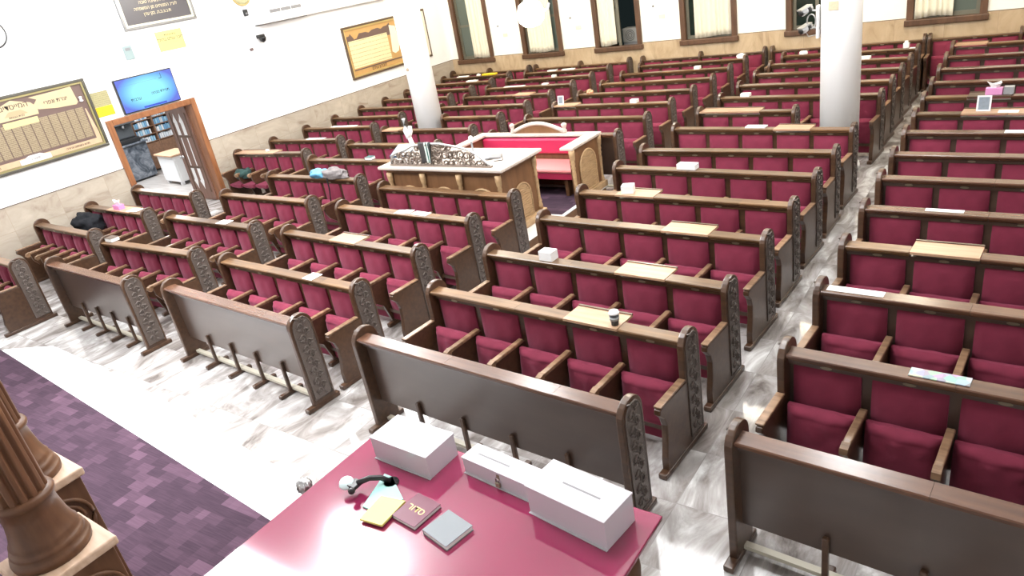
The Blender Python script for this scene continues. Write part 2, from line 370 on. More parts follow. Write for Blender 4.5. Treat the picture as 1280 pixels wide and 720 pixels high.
m.box(.16, .7, -.03, .03, 1.45, 1.49); m.box(.16, .7, -.03, .03, .75, .79); m.box(.08, .11, -.03, .03, .2, 2.0); m.box(.75, .78, -.03, .03, .2, 2.0)
m.build('leaf_moulding', M['casing'], leafo)
MB().lathe([(.03, 0), (.03, .02), (.012, .025), (.012, .06), (.028, .07), (.02, .09)], 12).build('door_knob', M['silver'], leafo, (.8, .022, 1.0), (-PI/2, 0, 0))
# the side room
RX = -20.9
s = MB(); s.box(RX-.1, RX, 4.6, 13.2, 0, 3); s.box(RX, XW-WT, 4.5, 4.6, 0, 3); s.box(RX, XW-WT, 13.2, 13.3, 0, 3)
struct(s.build('wall_side_room', M['white']))
struct(MB().box(RX, XW-.45, 4.6, 13.2, -.12, 0).build('floor_side_room', wood('grey_plank_floor', (.28, .25, .23), (.5, .47, .45), .3, 0, (1, 9, 1))))
struct(MB().box(RX, XW-WT, 4.6, 13.2, 3, 3.1).build('ceiling_side_room', M['ceil']))
# cabinet
t = empty('cabinet', (-18.05, 9.62, 0), -.11)
MB().box(-.46, .46, -.25, .27, .08, .74, .012).build('cabinet_body', M['plastic'], t)
MB().box(-.52, .52, -.3, .3, .74, .79, .012).build('counter_top', M['board'], t)
MB().box(.46, .475, -.2, .0, .12, .7).build('cabinet_door', M['plastic'], t)
MB().box(.46, .475, .02, .22, .12, .7).build('cabinet_door', M['plastic'], t)
for sx in (-.4, .4):
    for sy in (-.19, .21): MB().box(sx-.04, sx+.04, sy-.04, sy+.04, 0, .08).build('foot', M['plastic'], t)
tag(t, 'white cabinet with pale wooden top in the room through the doorway', 'cabinet')
# dark counter
t = empty('kitchen_counter', (-20.35, 8.93, 0))
gm = marble('dark_granite', [(.02, .025, .035), (.06, .07, .085), (.12, .13, .15), (.2, .21, .23)], 3, (.1, .1, .1), .2, 3)
MB().box(-.5, .45, -1.3, 1.05, .05, .98, .01).build('counter_front', gm, t)
MB().box(-.5, .5, -1.34, 1.1, .98, 1.02, .01).build('worktop', gm, t)
MB().box(-.5, .4, -1.25, 1.0, 0, .05).build('plinth', M['black'], t)
tag(t, 'dark grey veined stone counter in the room behind the doorway', 'counter')
t = empty('coffee_machine', (-20.2, 9.62, 1.02))
MB().box(-.22, .2, -.3, .3, 0, .12, .02).build('base', M['black'], t)
MB().box(-.22, .0, -.3, .3, .12, .5, .03).build('body', plain('machine_grey', (.06, .065, .07), .35), t)
MB().box(-.22, .2, -.32, .32, .5, .68, .03).build('head', plain('machine_grey_head', (.07, .075, .08), .4), t)
MB().lathe([(.03, 0), (.035, .1)], 10).build('spout', M['silver'], t, (.1, 0, .4))
tag(t, 'bulky dark grey machine standing on the stone counter through the doorway', 'coffee machine')
t = empty('bottle', (-20.05, 8.72, 1.02))
MB().lathe([(.055, 0), (.06, .02), (.06, .26), (.03, .34), (.022, .36), (.022, .42)], 14).build('bottle_body', M['plastic'], t)
MB().lathe([(.025, .42), (.025, .46)], 12).build('cap', M['greyblue'], t)
tag(t, 'tall white bottle at the left end of the stone counter', 'bottle')
# bookshelf with pale blue books
t = empty('bookshelf', (-20.7, 10.72, 0))
sm = wood('bookshelf_wood', (.16, .08, .045), (.25, .13, .075), .4)
SH = (.82, 1.03, 1.24, 1.45, 1.66)
MB().box(-.19, -.17, -.62, .62, 0, 1.7).build('back_board', sm, t)
for y in (-.62, -.02, .58): MB().box(-.17, .12, y, y+.04, 0, 1.7).build('upright', sm, t)
for z in SH:
    for y in (-.58, .02): MB().box(-.17, .12, y, y+.56, z-.02, z).build('shelf', sm, t)
for y in (-.58, .02): MB().box(.1, .12, y+.005, y+.555, .05, .78).build('cupboard_door', sm, t)
tag(t, 'brown bookshelf holding pale blue books, seen through the doorway', 'bookshelf')
bkm = [plain('book_blue_%d' % k, c, .6) for k, c in enumerate(((.35, .6, .78), (.75, .82, .88), (.2, .42, .66), (.86, .88, .9)))]
rb = random.Random(3)
for zi, z in enumerate(SH[:4]):
    for yi, y in enumerate((-.57, .03)):
        yy = y
        while yy < y+.46:
            wd = rb.uniform(.04, .075); hh = rb.uniform(.13, .165)
            t = empty('book', (-20.72, 10.72+yy+wd/2, z))
            mt = bkm[rb.randrange(4)]
            m = MB(); m.box(-.1, .08, -wd/2, -wd/2+.006, 0, hh); m.box(-.1, .08, wd/2-.006, wd/2, 0, hh); m.box(.074, .08, -wd/2, wd/2, 0, hh)
            m.build('cover', mt, t)
            MB().box(-.095, .074, -wd/2+.006, wd/2-.006, .004, hh-.004).build('pages', M['paper'], t)
            tag(t, 'pale blue or white book on the bookshelf seen through the doorway', 'book', 'books on the side-room shelves')
            yy += wd+.004

# ------------------------------------------------------------------ columns
def column(x, y, r, label):
    t = empty('column', (x, y, 0))
    MB().lathe([(r, .1), (r, ZC-.18)], 40).build('shaft', M['column'], t)
    MB().lathe([(r+.03, 0), (r+.03, .06), (r+.015, .1), (r, .12)], 40).build('base', M['column'], t)
    MB().lathe([(r, ZC-.2), (r+.05, ZC-.14), (r+.05, ZC-.002)], 40).build('capital', M['column'], t)
    return tag(t, label, 'column')
column(-10.97, 11.75, .285, 'round white column rising left of the reading platform')
column(-2.5, 11.6, .275, 'round white column in the right half of the seating, by the right aisle')
o = MB().box(-.07, .07, -.015, 0, -.06, .06, .006).build('thermostat', plain('beige_switch', (.62, .5, .34), .5, 0, .5, .2, 40), None, (-2.55, 11.33, 2.45), (0, 0, -.18))
tag(o, 'small beige switch plate high on the right white column', 'switch plate')
o = MB().lathe([(.035, 0), (.035, .015), (.02, .02)], 14).build('socket_cover', plain('tan_cover', (.45, .35, .25), .5), None, (-11.02, 11.468, 2.05), (PI/2, 0, .15))
tag(o, 'tiny tan cover on the left white column', 'cover')

# ------------------------------------------------------------------ pews
PEWS = {'A0': (-14.264, 3.62, 2.2, -0.035), 'A1': (-14.27, 4.803, 2.181, -0.035), 'A2': (-14.276, 5.714, 2.193, -0.0285), 'A3': (-14.282, 6.654, 2.21, -0.035), 'A6': (-14.3, 9.049, 2.25, 0.035), 'A7': (-14.306, 10.029, 2.26, 0.0234), 'A8': (-14.312, 11.03, 2.275, 0.035), 'A9': (-14.318, 11.968, 2.287, 0.026), 'A10': (-14.323, 12.901, 2.3, 0.012), 'A11': (-14.329, 13.812, 2.313, 0.0043), 'A12': (-14.335, 14.69, 2.327, 0.0066), 'A13': (-14.341, 15.525, 2.341, 0.0229), 'A14': (-14.347, 16.333, 2.357, 0.025), 'A15': (-14.64, 17.13, 2.82, 0.0),
 'B0': (-11.365, 3.758, 2.361, -0.03), 'B1': (-11.366, 4.565, 2.37, 0.0222), 'B2': (-11.367, 5.649, 2.381, -0.0265), 'B3': (-11.368, 6.712, 2.392, -0.0254), 'B4': (-11.369, 7.725, 2.402, -0.0124), 'B5': (-11.37, 8.699, 2.412, -0.0048), 'B6': (-11.37, 9.713, 2.423, -0.0084), 'B7': (-11.371, 10.734, 2.433, 0.0062), 'B8': (-10.46, 11.698, 1.532, -0.0131), 'B9': (-11.373, 12.681, 2.455, -0.01), 'B10': (-11.374, 13.625, 2.465, -0.0011), 'B11': (-11.375, 14.537, 2.476, 0.0149), 'B12': (-11.376, 15.424, 2.488, 0.02), 'B13': (-11.377, 16.299, 2.504, 0.02), 'B14': (-11.62, 17.13, 2.92, 0.0),
 'C0': (-8.255, 3.793, 2.611, -0.06), 'C1': (-8.233, 4.578, 2.604, -0.0482), 'C2': (-8.211, 5.559, 2.604, -0.06), 'C3': (-8.188, 6.554, 2.595, -0.0576), 'C4': (-8.166, 7.41, 2.588, -0.0414), 'C7': (-8.15, 10.297, 2.621, -0.0153), 'C8': (-8.077, 11.39, 2.565, -0.0219), 'C9': (-8.055, 12.38, 2.56, -0.0136), 'C10': (-8.032, 13.361, 2.555, -0.0055), 'C11': (-8.01, 14.329, 2.55, 0.0018), 'C12': (-7.988, 15.277, 2.544, 0.0082), 'C13': (-7.966, 16.202, 2.54, 0.0132), 'C14': (-8.35, 17.13, 3.07, 0.0),
 'D0': (-4.739, 3.658, 2.767, -0.057), 'D1': (-4.729, 4.648, 2.752, -0.059), 'D2': (-4.719, 5.596, 2.737, -0.0595), 'D3': (-4.708, 6.652, 2.721, -0.0572), 'D4': (-4.698, 7.577, 2.704, -0.0512), 'D5': (-4.688, 8.588, 2.692, -0.062), 'D6': (-4.678, 9.402, 2.67, -0.0159), 'D7': (-4.667, 10.546, 2.66, -0.062), 'D8': (-4.657, 11.556, 1.589, -0.0441), 'D9': (-4.647, 12.529, 2.629, -0.062), 'D10': (-4.637, 13.482, 2.615, -0.062), 'D11': (-4.627, 14.413, 2.601, -0.062), 'D12': (-4.616, 15.315, 2.588, -0.062), 'D13': (-4.606, 16.185, 2.575, -0.062), 'D14': (-5.12, 17.13, 3.05, 0.0),
 'E0': (-1.266, 3.494, 2.665, -0.0582), 'E1': (-1.283, 4.555, 2.665, -0.0582), 'E2': (-1.3, 5.586, 2.665, -0.0582), 'E3': (-1.317, 6.521, 2.665, -0.0582), 'E4': (-1.334, 7.463, 2.665, -0.0582), 'E5': (-1.351, 8.404, 2.665, -0.0582), 'E6': (-1.368, 9.279, 2.665, -0.0582), 'E7': (-1.385, 10.211, 2.665, -0.0582), 'E8': (-1.403, 11.118, 2.665, -0.0582), 'E9': (-1.42, 12.049, 2.665, -0.0582), 'E10': (-1.437, 13.002, 2.665, -0.0582), 'E11': (-1.454, 13.986, 2.665, -0.0582), 'E12': (-1.471, 15.009, 2.665, -0.0582), 'E13': (-1.488, 16.078, 2.665, -0.0582), 'E14': (-2.0, 17.13, 3.05, 0.0)}
H = 1.05; SHZ = .975; TH = .055
POST = [(.13, .05), (.13, .9)]+[(-.005+.135*cos(a), .915+.135*sin(a)) for a in [PI*k/12 for k in range(13)]]+[(-.14, .9)]
cache = {}
def cached(key, fn):
    if key not in cache: cache[key] = fn()
    return cache[key]
def end_mesh(arm):
    m = MB()
    if arm:
        prof = POST+[(-.14, .64), (-.5, .655), (-.56, .64), (-.565, .6), (-.5, .53), (-.475, .45), (-.485, .3), (-.51, .18), (-.505, .05)]
        m.prism(prof, 0, 0, TH); m.box(-.008, TH+.008, -.575, .18, 0, .05, .01)
    else:
        m.prism(POST+[(-.14, .05)], 0, 0, TH); m.box(-.008, TH+.008, -.23, .18, 0, .05, .01)
    bm = bmesh.new(); me = m.mesh('end_panel'); bm.from_mesh(me)
    bmesh.ops.remove_doubles(bm, verts=bm.verts[:], dist=1e-6)
    es = [e for e in bm.edges if len(e.link_faces) == 2 and e.calc_face_angle(0) > 1.2 and max(v.co.z for v in e.verts) > .2]
    bmesh.ops.bevel(bm, geom=es, offset=.011, segments=2, affect='EDGES', profile=.6)
    bm.to_mesh(me); bm.free(); return me
def carved_mesh():
    """raised rounded border and a chain of leafy scrolls"""
    m = MB(); R_ = .098; zc = .915; z0 = .1
    plate = [(R_, z0), (R_, zc)]+[(-.005+R_*cos(PI*k/10), zc+R_*sin(PI*k/10)) for k in range(11)]+[(-R_-.01, zc), (-R_-.01, z0)]
    m.prism(plate, 0, 0, .004)
    rim = [(.004, y, z) for y, z in plate]; m.tube(rim, .006, 5, True)
    k = 0; z = .17
    while z < .98:
        sgn = 1 if k % 2 else -1; pts = []
        for j in range(15):
            a = j*.62; rr = .04*(1-j/17)
            pts.append((.006, -.005+sgn*(.028-rr*cos(a)*.9), z+rr*sin(a)*1.1))
        m.tube(pts, [.008*(1-j/22) for j in range(15)], 5)
        for q in (-1, 1):
            m.tube([(.004, -.005-sgn*.02, z+.02*q), (.01, -.005-sgn*.05, z+.045*q), (.004, -.005-sgn*.07, z+.05*q)], [.008, .01, .003], 5)
        z += .062; k += 1
    return m.mesh('carved_panel')
def cushion_mesh(w, h, d, seed, wr=.004, top=False, bulge=.018):
    """padded slab, front toward -y, origin at bottom centre of its back"""
    m = MB(); nu, nv = 14, (26 if top else 12)
    def fn(u, v):
        a, c = 2*u-1, 2*v-1
        e = (1-abs(a)**7)*(1-abs(c)**7)
        y = -d*(.45+.55*e**.5)-bulge*(1-a*a)*(1-c*c)
        n = mnoise.noise(Vector((u*5+seed*3.1, v*4, seed)))
        y -= wr*n*e*2
        if top: y -= .007*math.exp(-((v-.88)/.03)**2)-.004*math.exp(-((v-.83)/.022)**2)
        return (a*w/2*(1-.012*abs(c)**6), y, h*v+(wr*mnoise.noise(Vector((u*4, seed, v))) if v in (0, 1) else 0))
    m.grid(fn, nu, nv)
    f0 = [fn(i/nu, 0) for i in range(nu+1)]; f1 = [fn(i/nu, 1) for i in range(nu+1)]
    l0 = [fn(0, j/nv) for j in range(nv+1)]; l1 = [fn(1, j/nv) for j in range(nv+1)]
    for s_, fl in ((f0, 0), (f1, 1), (l0, 1), (l1, 0)):
        v = s_+[(p[0], 0, p[2]) for p in s_]; n = len(s_)
        fs = [(i, i+1, n+i+1, n+i) for i in range(n-1)]
        if not fl: fs = [q[::-1] for q in fs]
        m.add(v, fs, False)
    m.add([(-w/2, 0, 0), (w/2, 0, 0), (w/2, 0, h), (-w/2, 0, h)], [(3, 2, 1, 0)])
    return m.mesh('cushion')
def standard_mesh():
    m = MB()
    m.prism([(-.06, .05), (-.06, .62), (-.5, .62), (-.49, .5), (-.43, .4), (-.3, .3), (-.22, .05)], 0, -.016, .016)
    m.box(-.03, .03, -.3, .1, 0, .05, .008)
    return m.mesh('seat_standard')
def armpad_mesh():
    m = MB(); m.box(-.026, .026, -.53, -.09, .62, .655, .008)
    m.prism([(-.5, .66), (-.56, .645), (-.575, .61), (-.545, .575), (-.515, .585), (-.5, .62)], 0, -.026, .026)
    return m.mesh('armrest')
def plate_mesh():
    m = MB(); m.add([(.04*cos(2*PI*k/14), 0, .013*sin(2*PI*k/14)) for k in range(14)]+[(.036*cos(2*PI*k/14), -.004, .011*sin(2*PI*k/14)) for k in range(14)],
                    [(k, (k+1) % 14, 14+(k+1) % 14, 14+k) for k in range(14)]+[tuple(range(14, 28))])
    return m.mesh('name_plate')
def back_cushion_r(p): return cached(('bc', p), lambda: cushion_mesh(p-.068, .525, .036, 3, bulge=.034))
def shelf_mesh(a, c):
    m = MB()
    m.prism([(-.115, .952), (-.115, .968), (-.108, SHZ), (.02, SHZ), (.02, .952)], 0, a, c)
    m.prism([(-.106, .952), (-.09, .938), (-.09, .925), (-.07, .912), (.018, .912), (.018, .952)], 0, a+.001, c-.001)
    return m.mesh('shelf')
def make_pew(key, label, n, boards=(), seats_down=False, mid=False, front=False):
    x, y, W, rz = PEWS[key]
    x, W = (x-.04, W+.03) if key[0] in 'DE' else (x-.03, W+.03)
    if key == 'D0': x -= .02
    if key == 'E0': x -= .02
    t = empty('front_partition' if front else 'pew', (x, y, 0), rz)
    group = None
    tag(t, label, 'pew front' if front else 'pew', 'front partitions of the pew blocks' if front else 'rows of burgundy pews')
    p = (W-2*TH)/n
    em = cached(('end', not front), lambda: end_mesh(not front))
    ends = [(0, -1), (W-TH, 1)]
    if mid: ends.append((TH+p*(n//2)-TH/2, 0))
    for ex, sd in ends:
        e = link('end_panel' if sd else 'middle_post', em, M['wood'], t, (ex, 0, 0))
        for s_ in ((sd,) if sd else ()):
            cm = cached('carve', carved_mesh)
            q = link('carved_panel', cm, M['carve'], e, (TH if s_ > 0 else 0, 0, 0))
            if s_ < 0: q.scale = (-1, 1, 1)
        if not front:
            am = cached('arm_end', lambda: (lambda m: m.mesh('armrest'))(MB().box(-.004, TH+.004, -.555, -.14, .65, .668, .007)))
            link('armrest', am, M['arm'], e)
    # back panel and shelf
    link('back_panel', cached(('back', round(W, 3)), lambda: MB().box(TH, W-TH, -.03, .03, .27, .91).box(TH, W-TH, -.062, -.03, .878, .912).mesh('back_panel')), M['woodpanel' if front else 'wood'], t)
    bset = set(boards)
    i = 0
    if mid:
        MB().box(TH, W-TH, -.07, .03, .905, .932, .006).build('top_rail', M['shelf'], t); i = n
    while i < n:
        if i in bset:
            bx = MB(); bx.prism([(-.115, .955), (-.115, SHZ+.003), (.155, SHZ+.003), (.155, .955)], 0, TH+p*i+.003, TH+p*(i+1)-.003)
            br = bx.build('flip_board', M['boarddark'] if boards and isinstance(boards, list) else M['board'], t)
            MB().box(TH+p*i+.003, TH+p*(i+1)-.003, .135, .158, SHZ, SHZ+.012).build('stop_ledge', M['wood'], br)
            i += 1
        else:
            j = i+1
            while j < n and j not in bset and j-i < 2: j += 1
            a, c = TH+p*i+.001, TH+p*j-.001
            link('shelf', cached(('sh', round(a, 3), round(c, 3)), lambda: shelf_mesh(a, c)), M['shelf'] if not front else M['frontshelf'], t)
            i = j
    if front:
        fm = cached('pfoot', lambda: (lambda m: m.mesh('foot'))(MB().box(-.02, .02, -.065, -.03, .03, .4, .008).box(-.028, .028, -.19, .1, 0, .045, .01)))
        for k in range(1, n): link('foot', fm, M['wood'], t, (TH+p*k, 0, 0))
        MB().box(TH, W-TH, -.03, .02, .045, .075).build('floor_rail', M['rail'], t)
        return t
    cm = back_cushion_r(round(p, 2)); st = cached('std', standard_mesh); am = cached('armpad', armpad_mesh); pm_ = cached('plate', plate_mesh)
    r = random.Random(key)
    for k in range(n):
        cx = TH+p*(k+.5)
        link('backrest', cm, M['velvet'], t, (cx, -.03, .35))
        var = r.randrange(4)
        sm_ = cached(('seat', round(p, 2), var), lambda: cushion_mesh(p-.07, .4, .085, 10+var, .008, True))
        if seats_down:
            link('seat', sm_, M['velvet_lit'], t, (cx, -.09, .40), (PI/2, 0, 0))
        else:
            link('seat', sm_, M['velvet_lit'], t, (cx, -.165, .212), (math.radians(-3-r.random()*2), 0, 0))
        link('name_plate', pm_, M['brass'], t, (cx, -.0625, .897))
        if k and not (mid and k == n//2):
            s_ = link('seat_standard', st, M['wood'], t, (TH+p*k, 0, 0)); link('armrest', am, M['arm'], s_)
    if not seats_down:
        link('front_rail', cached(('rail', round(W, 3)), lambda: MB().box(TH, W-TH, -.235, -.205, .19, .235).mesh('front_rail')), M['wood'], t)
        link('fabric_skirt', cached(('skirt', round(W, 3)), lambda: MB().box(TH, W-TH, -.2, -.185, .075, .19, .004).mesh('fabric_skirt')), M['velvet'], t)
    else:
        link('front_rail', cached(('railb', round(W, 3)), lambda: MB().box(TH, W-TH, -.1, -.07, .3, .4).mesh('front_rail')), M['wood'], t)
    return t
M['frontshelf'] = wood('partition_top_wood', (.075, .033, .02), (.14, .065, .036), .25, .12)
M['rail'] = plain('pale_floor_rail', (.5, .47, .38), .5)
ORD = ['first', 'second', 'third', 'fourth', 'fifth', 'sixth', 'seventh', 'eighth', 'ninth', 'tenth', 'eleventh', 'twelfth', 'thirteenth', 'fourteenth']
EXTRA = {'D1': 'paper coffee cup on its open book board', 'D2': 'white box on its left shelf and one open board', 'D3': 'one open pale book board and nothing else on top',
 'D4': 'white tissue box and open board near its left end', 'E1': 'colourful magazine on its shelf', 'E2': 'white sheet at the left end of its shelf',
 'A1': None, 'A6': 'seats folded down and a dark green cushion', 'B4': 'blue bag draped over its top', 'C1': 'white card on its shelf', 'C3': 'loose papers on its shelf',
 'E8': 'white framed photo on its board', 'E9': 'tissue box on its dark board', 'E3': 'one wide open pale board', 'A2': 'black coat on its left seats'}
BOARDS = {'D1': (3,), 'D2': (3,), 'D3': (3,), 'D4': (1,), 'E3': (1,), 'C2': (2,), 'D7': (3,), 'D8': (0, 1), 'C9': (0,), 'E8': (1, 2, 3), 'E9': [1], 'E13': (0,), 'B10': (3,), 'A6': (0, 1, 2), 'A2': (2, 3), 'B7': (0,)}
for key in PEWS:
    bl, i = key[0], int(key[1:])
    last = (bl == 'A' and i == 15) or (bl != 'A' and i == 14)
    front = key in ('B0', 'C0', 'C7', 'D0', 'E0')
    if front:
        lab = {'B0': 'dark wooden front partition on the left, before the second block of pews', 'C0': 'wooden front partition with carved end before the middle block, showing its small feet',
               'C7': 'wooden partition just behind the reading platform with carved right end', 'D0': 'large wooden front partition right behind the white boxes on the table',
               'E0': 'wooden front partition at the bottom right, before the rightmost pews'}[key]
        make_pew(key, lab, 5, front=True); continue
    where = {'A': 'along the left wall', 'B': 'in the second block from the left', 'C': 'in the middle block', 'D': 'in the block right of the platform', 'E': 'in the rightmost block'}[bl]
    if last:
        lab = 'long six-seat pew against the far wall, '+{'A': 'in the left corner', 'B': 'second from the left corner', 'C': 'third from the left corner', 'D': 'fourth, behind the right column', 'E': 'the rightmost one'}[bl]
    elif bl == 'A':
        lab = 'burgundy pew along the left wall, '+(('%s row before the doorway' % ('nearest', 'second', 'third', 'fourth')[i]) if i < 4 else '%s row beyond the doorway' % ORD[i-6])
    elif bl == 'C':
        lab = 'burgundy pew in the middle block, '+(('%s row behind its front partition' % ORD[i-1]) if i < 5 else '%s row behind the reading platform' % ORD[i-8])
    else:
        lab = 'burgundy pew %s, %s row behind the partition' % (where, ORD[i-1])
    if key in ('D8', 'B8'): lab = 'short three-seat pew ending at the %s white column' % ('right' if key == 'D8' else 'left')
    if EXTRA.get(key): 
        short = {'A': 'along the left wall', 'B': 'in the second block from the left', 'C': 'in the middle block', 'D': 'right of the platform', 'E': 'in the rightmost block'}[bl]
        lab = 'pew %s with %s' % (short, EXTRA[key])
    n = 6 if last else (3 if key in ('D8', 'B8') else 5)
    make_pew(key, lab, n, BOARDS.get(key, ()), key == 'A6', last)

# things lying on the pews ------------------------------------------------------
def on_pew(key, lx, ly, dz=0.0):
    x, y, W, rz = PEWS[key]
    return Vector((x+lx*cos(rz)-ly*sin(rz), y+lx*sin(rz)+ly*cos(rz), SHZ+dz)), rz
SG = 'loose items on the pew shelves'
def paper(key, lx, w, dp, label, cat='paper', h=.006, mat=None, ly=-.03, tilt=0, name='paper', dz=0):
    p, rz = on_pew(key, lx, ly, dz)
    o = MB().box(-w/2, w/2, -dp/2, dp/2, 0, h, min(.002, h/3)).build(name, mat or M['paper'], None, p, (0, 0, rz+tilt))
    return tag(o, label, cat, SG)
def book(key, lx, w, dp, h, label, mat, ly=-.03, tilt=0, dz=0):
    p, rz = on_pew(key, lx, ly, dz); t = empty('book', p, rz+tilt)
    m = MB(); m.box(-w/2, w/2, -dp/2, dp/2, 0, .004); m.box(-w/2, w/2, -dp/2, dp/2, h-.004, h); m.box(-w/2, -w/2+.004, -dp/2, dp/2, .004, h-.004)
    m.build('cover', mat, t); MB().box(-w/2+.004, w/2-.004, -dp/2+.003, dp/2-.003, .004, h-.004).build('pages', M['paper'], t)
    return tag(t, label, 'book', SG)
def tissue(key, lx, label, boxcol, ly=-.02, w=.22, dp=.11, h=.085, dz=0, tuft=True, rz2=0):
    p, rz = on_pew(key, lx, ly, dz); t = empty('tissue_box', p, rz+rz2)
    MB().box(-w/2, w/2, -dp/2, dp/2, 0, h, .004).build('box', plain('tissue_carton', boxcol, .55), t)
    if tuft:
        def fn(u, v):
            a = u*2*PI; r_ = .03+.035*v+.012*sin(a*3+v*4)
            return (r_*1.3*cos(a), r_*.7*sin(a), h-.002+.075*v+.02*sin(a*2+1)*v)
        MB().grid(fn, 18, 5).build('tissue', M['paper'], t)
    return tag(t, label, 'tissue box', SG)
def crumple(key, lx, label, r_=.05, ly=-.02, mat=None, name='crumpled_tissue', dz=0):
    p, rz = on_pew(key, lx, ly, dz)
    bm = bmesh.new(); bmesh.ops.create_icosphere(bm, subdivisions=3, radius=1)
    for v in bm.verts:
        n = mnoise.noise(v.co*2.2+Vector((lx*7, 3, 1)))*.45
        v.co *= (1+n); v.co = Vector((v.co.x*r_*1.3, v.co.y*r_*.8, max(-.55, v.co.z)*r_*.8+.55*r_*.8))
    me = bpy.data.meshes.new(name); bm.to_mesh(me); bm.free()
    o = link(name, me, mat or M['paper'], None, p)
    return tag(o, label, 'tissue', SG)
# coffee cup
p, rz = on_pew('D1', 2.1, -.05, .003); t = empty('coffee_cup', p)
MB().lathe([(.03, 0), (.042, .105)], 20).build('cup', plain('dark_paper_cup', (.05, .055, .06), .5), t)
MB().lathe([(.045, .104), (.045, .112), (.041, .116), (.039, .126), (.02, .128)], 20).build('lid', M['plastic'], t)
MB().lathe([(.0385, .045), (.042, .078)], 20).build('sleeve', plain('cup_sleeve', (.35, .36, .36), .6), t)
tag(t, 'dark paper coffee cup with white lid on the open book board', 'cup', SG)
tissue('D2', .79, 'white carton box on the second row right of the platform', (.82, .82, .82), -.03, .16, .12, .1, 0, False)
tissue('D4', .67, 'white carton box beside the open board, fourth row right of the platform', (.82, .82, .82), 0, .15, .13, .1, 0, False, .3)
tissue('D5', 1.04, 'low white carton with a dark dot, fifth row right of the platform', (.82, .82, .82), -.02, .26, .12, .07, 0, False)
paper('C1', 1.81, .17, .16, 'white card lying on the first pew row of the middle block', ly=-.03, h=.008)
paper('C3', 1.36, .26, .14, 'white open leaflet at the left of the papers on the third middle row', tilt=.2)
paper('C3', 1.68, .3, .13, 'grey printed sheet at the right of the papers on the third middle row', mat=plain('grey_print', (.5, .5, .48), .6, 0, .5, .4, 60), tilt=-.05)
book('B1', .17, .2, .13, .06, 'thick brown book with white pages on the left end of a pew', plain('brown_cover', (.09, .06, .045), .5), 0)
paper('B2', 1.62, .24, .15, 'white card on the second pew row of the second block', tilt=.1, h=.008)
tissue('A2', 1.2, 'pink tissue box with white tissue near the left wall', (.7, .25, .5), -.02)
paper('A2', 1.72, .3, .16, 'white booklet on the open board right of the pink tissue box', ly=0, dz=.004, tilt=.1)
crumple('A6', 1.0, 'crumpled white paper on the boards beside the doorway', .04, .02, dz=.004)
# bag on B4
p, rz = on_pew('B4', 1.62, -.03); t = empty('shoulder_bag', p, rz)
def blob(lx, rx, ry, rz_, seed):
    bm = bmesh.new(); bmesh.ops.create_icosphere(bm, subdivisions=4, radius=1)
    for v in bm.verts:
        n = mnoise.noise(v.co*1.7+Vector((seed, seed, 2)))*.35+.12*mnoise.noise(v.co*5+Vector((seed, 0, 0)))
        q = v.co*(1+n); v.co = Vector((lx+q.x*rx, q.y*ry, max(-.6, q.z)*rz_+.6*rz_))
    me = bpy.data.meshes.new('blob'); bm.to_mesh(me); bm.free()
    me.polygons.foreach_set('use_smooth', [True]*len(me.polygons)); return me
link('bag_body', blob(-.2, .24, .11, .09, 2), plain('blue_nylon', (.12, .4, .62), .5), t)
link('grey_cloth', blob(.18, .3, .12, .11, 5), plain('grey_cloth', (.2, .18, .18), .85, 0, .2, .4, 40), t)
MB().tube([(.1, -.12, .03), (.13, -.15, -.15), (.1, -.17, -.4), (-.02, -.17, -.5), (-.12, -.16, -.44)], .012, 6).build('strap', M['darkcloth'], t)
tag(t, 'pale blue bag with grey cloth draped over a pew top', 'bag')
o = book('B5', 1.62, .16, .12, .05, 'dark teal book on the pew left of the reading desk', plain('teal_cover', (.02, .09, .1), .5), 0)
tissueless = paper('A7', 1.47, .55, .12, 'long white papers on the second row beyond the doorway', ly=0)
paper('A8', 1.3, .8, .11, 'long white sheet on the third row beyond the doorway', ly=0)
# black coat on seats
p, rz = on_pew('A2', .5, -.35); t = link('coat', blob(0, .34, .22, .2, 9), M['darkcloth'], None, (p.x, p.y, .66), (0, 0, rz))
tag(t, 'black coat heaped on the seats near the left wall', 'coat')
p, rz = on_pew('A6', .42, -.33); t = empty('cushion', (p.x, p.y, .5), rz+.2)
link('cushion_body', blob(0, .2, .15, .14, 4), plain('dark_green_cloth', (.03, .065, .06), .8, 0, .3, .3, 30), t)
MB().tube([(-.15, 0, .17), (0, .03, .2), (.14, 0, .18)], .008, 6).build('piping', M['darkcloth'], t)
tag(t, 'dark green cushion lying on the lowered seats beside the doorway', 'cushion')
# far-row odds and ends
def frame_on(key, lx, w, h, label, ly=-.02, dz=0, lean=.15):
    p, rz = on_pew(key, lx, ly, dz); t = empty('photo_frame', p, rz); t.rotation_euler = (-lean, 0, rz)
    m = MB(); m.box(-w/2, -w/2+.02, -.008, .008, 0, h); m.box(w/2-.02, w/2, -.008, .008, 0, h); m.box(-w/2+.02, w/2-.02, -.008, .008, 0, .02); m.box(-w/2+.02, w/2-.02, -.008, .008, h-.02, h)
    m.build('frame', M['plastic'], t)
    MB().box(-w/2+.02, w/2-.02, -.003, .006, .02, h-.02).build('picture', plain('grey_picture', (.22, .26, .3), .3, 0, .5, .3, 25), t)
    return tag(t, label, 'photo frame', SG)
frame_on('C9', .12, .14, .17, 'white picture frame standing at the left end of a middle row behind the platform', .02, .003)
frame_on('E8', .77, .16, .2, 'white framed picture standing on the right block open board', .0, .003)
tissue('E9', .84, 'pink tissue box with a white tuft in the rightmost block', (.72, .3, .55), 0, .2, .1, .09, .003)
tissue('E9', 1.01, 'plain grey carton right of the pink tissue box in the rightmost block', (.3, .3, .31), .02, .12, .11, .1, .003, False)
paper('E8', 1.05, .22, .12, 'white sheet right of the framed picture in the rightmost block', dz=.003)
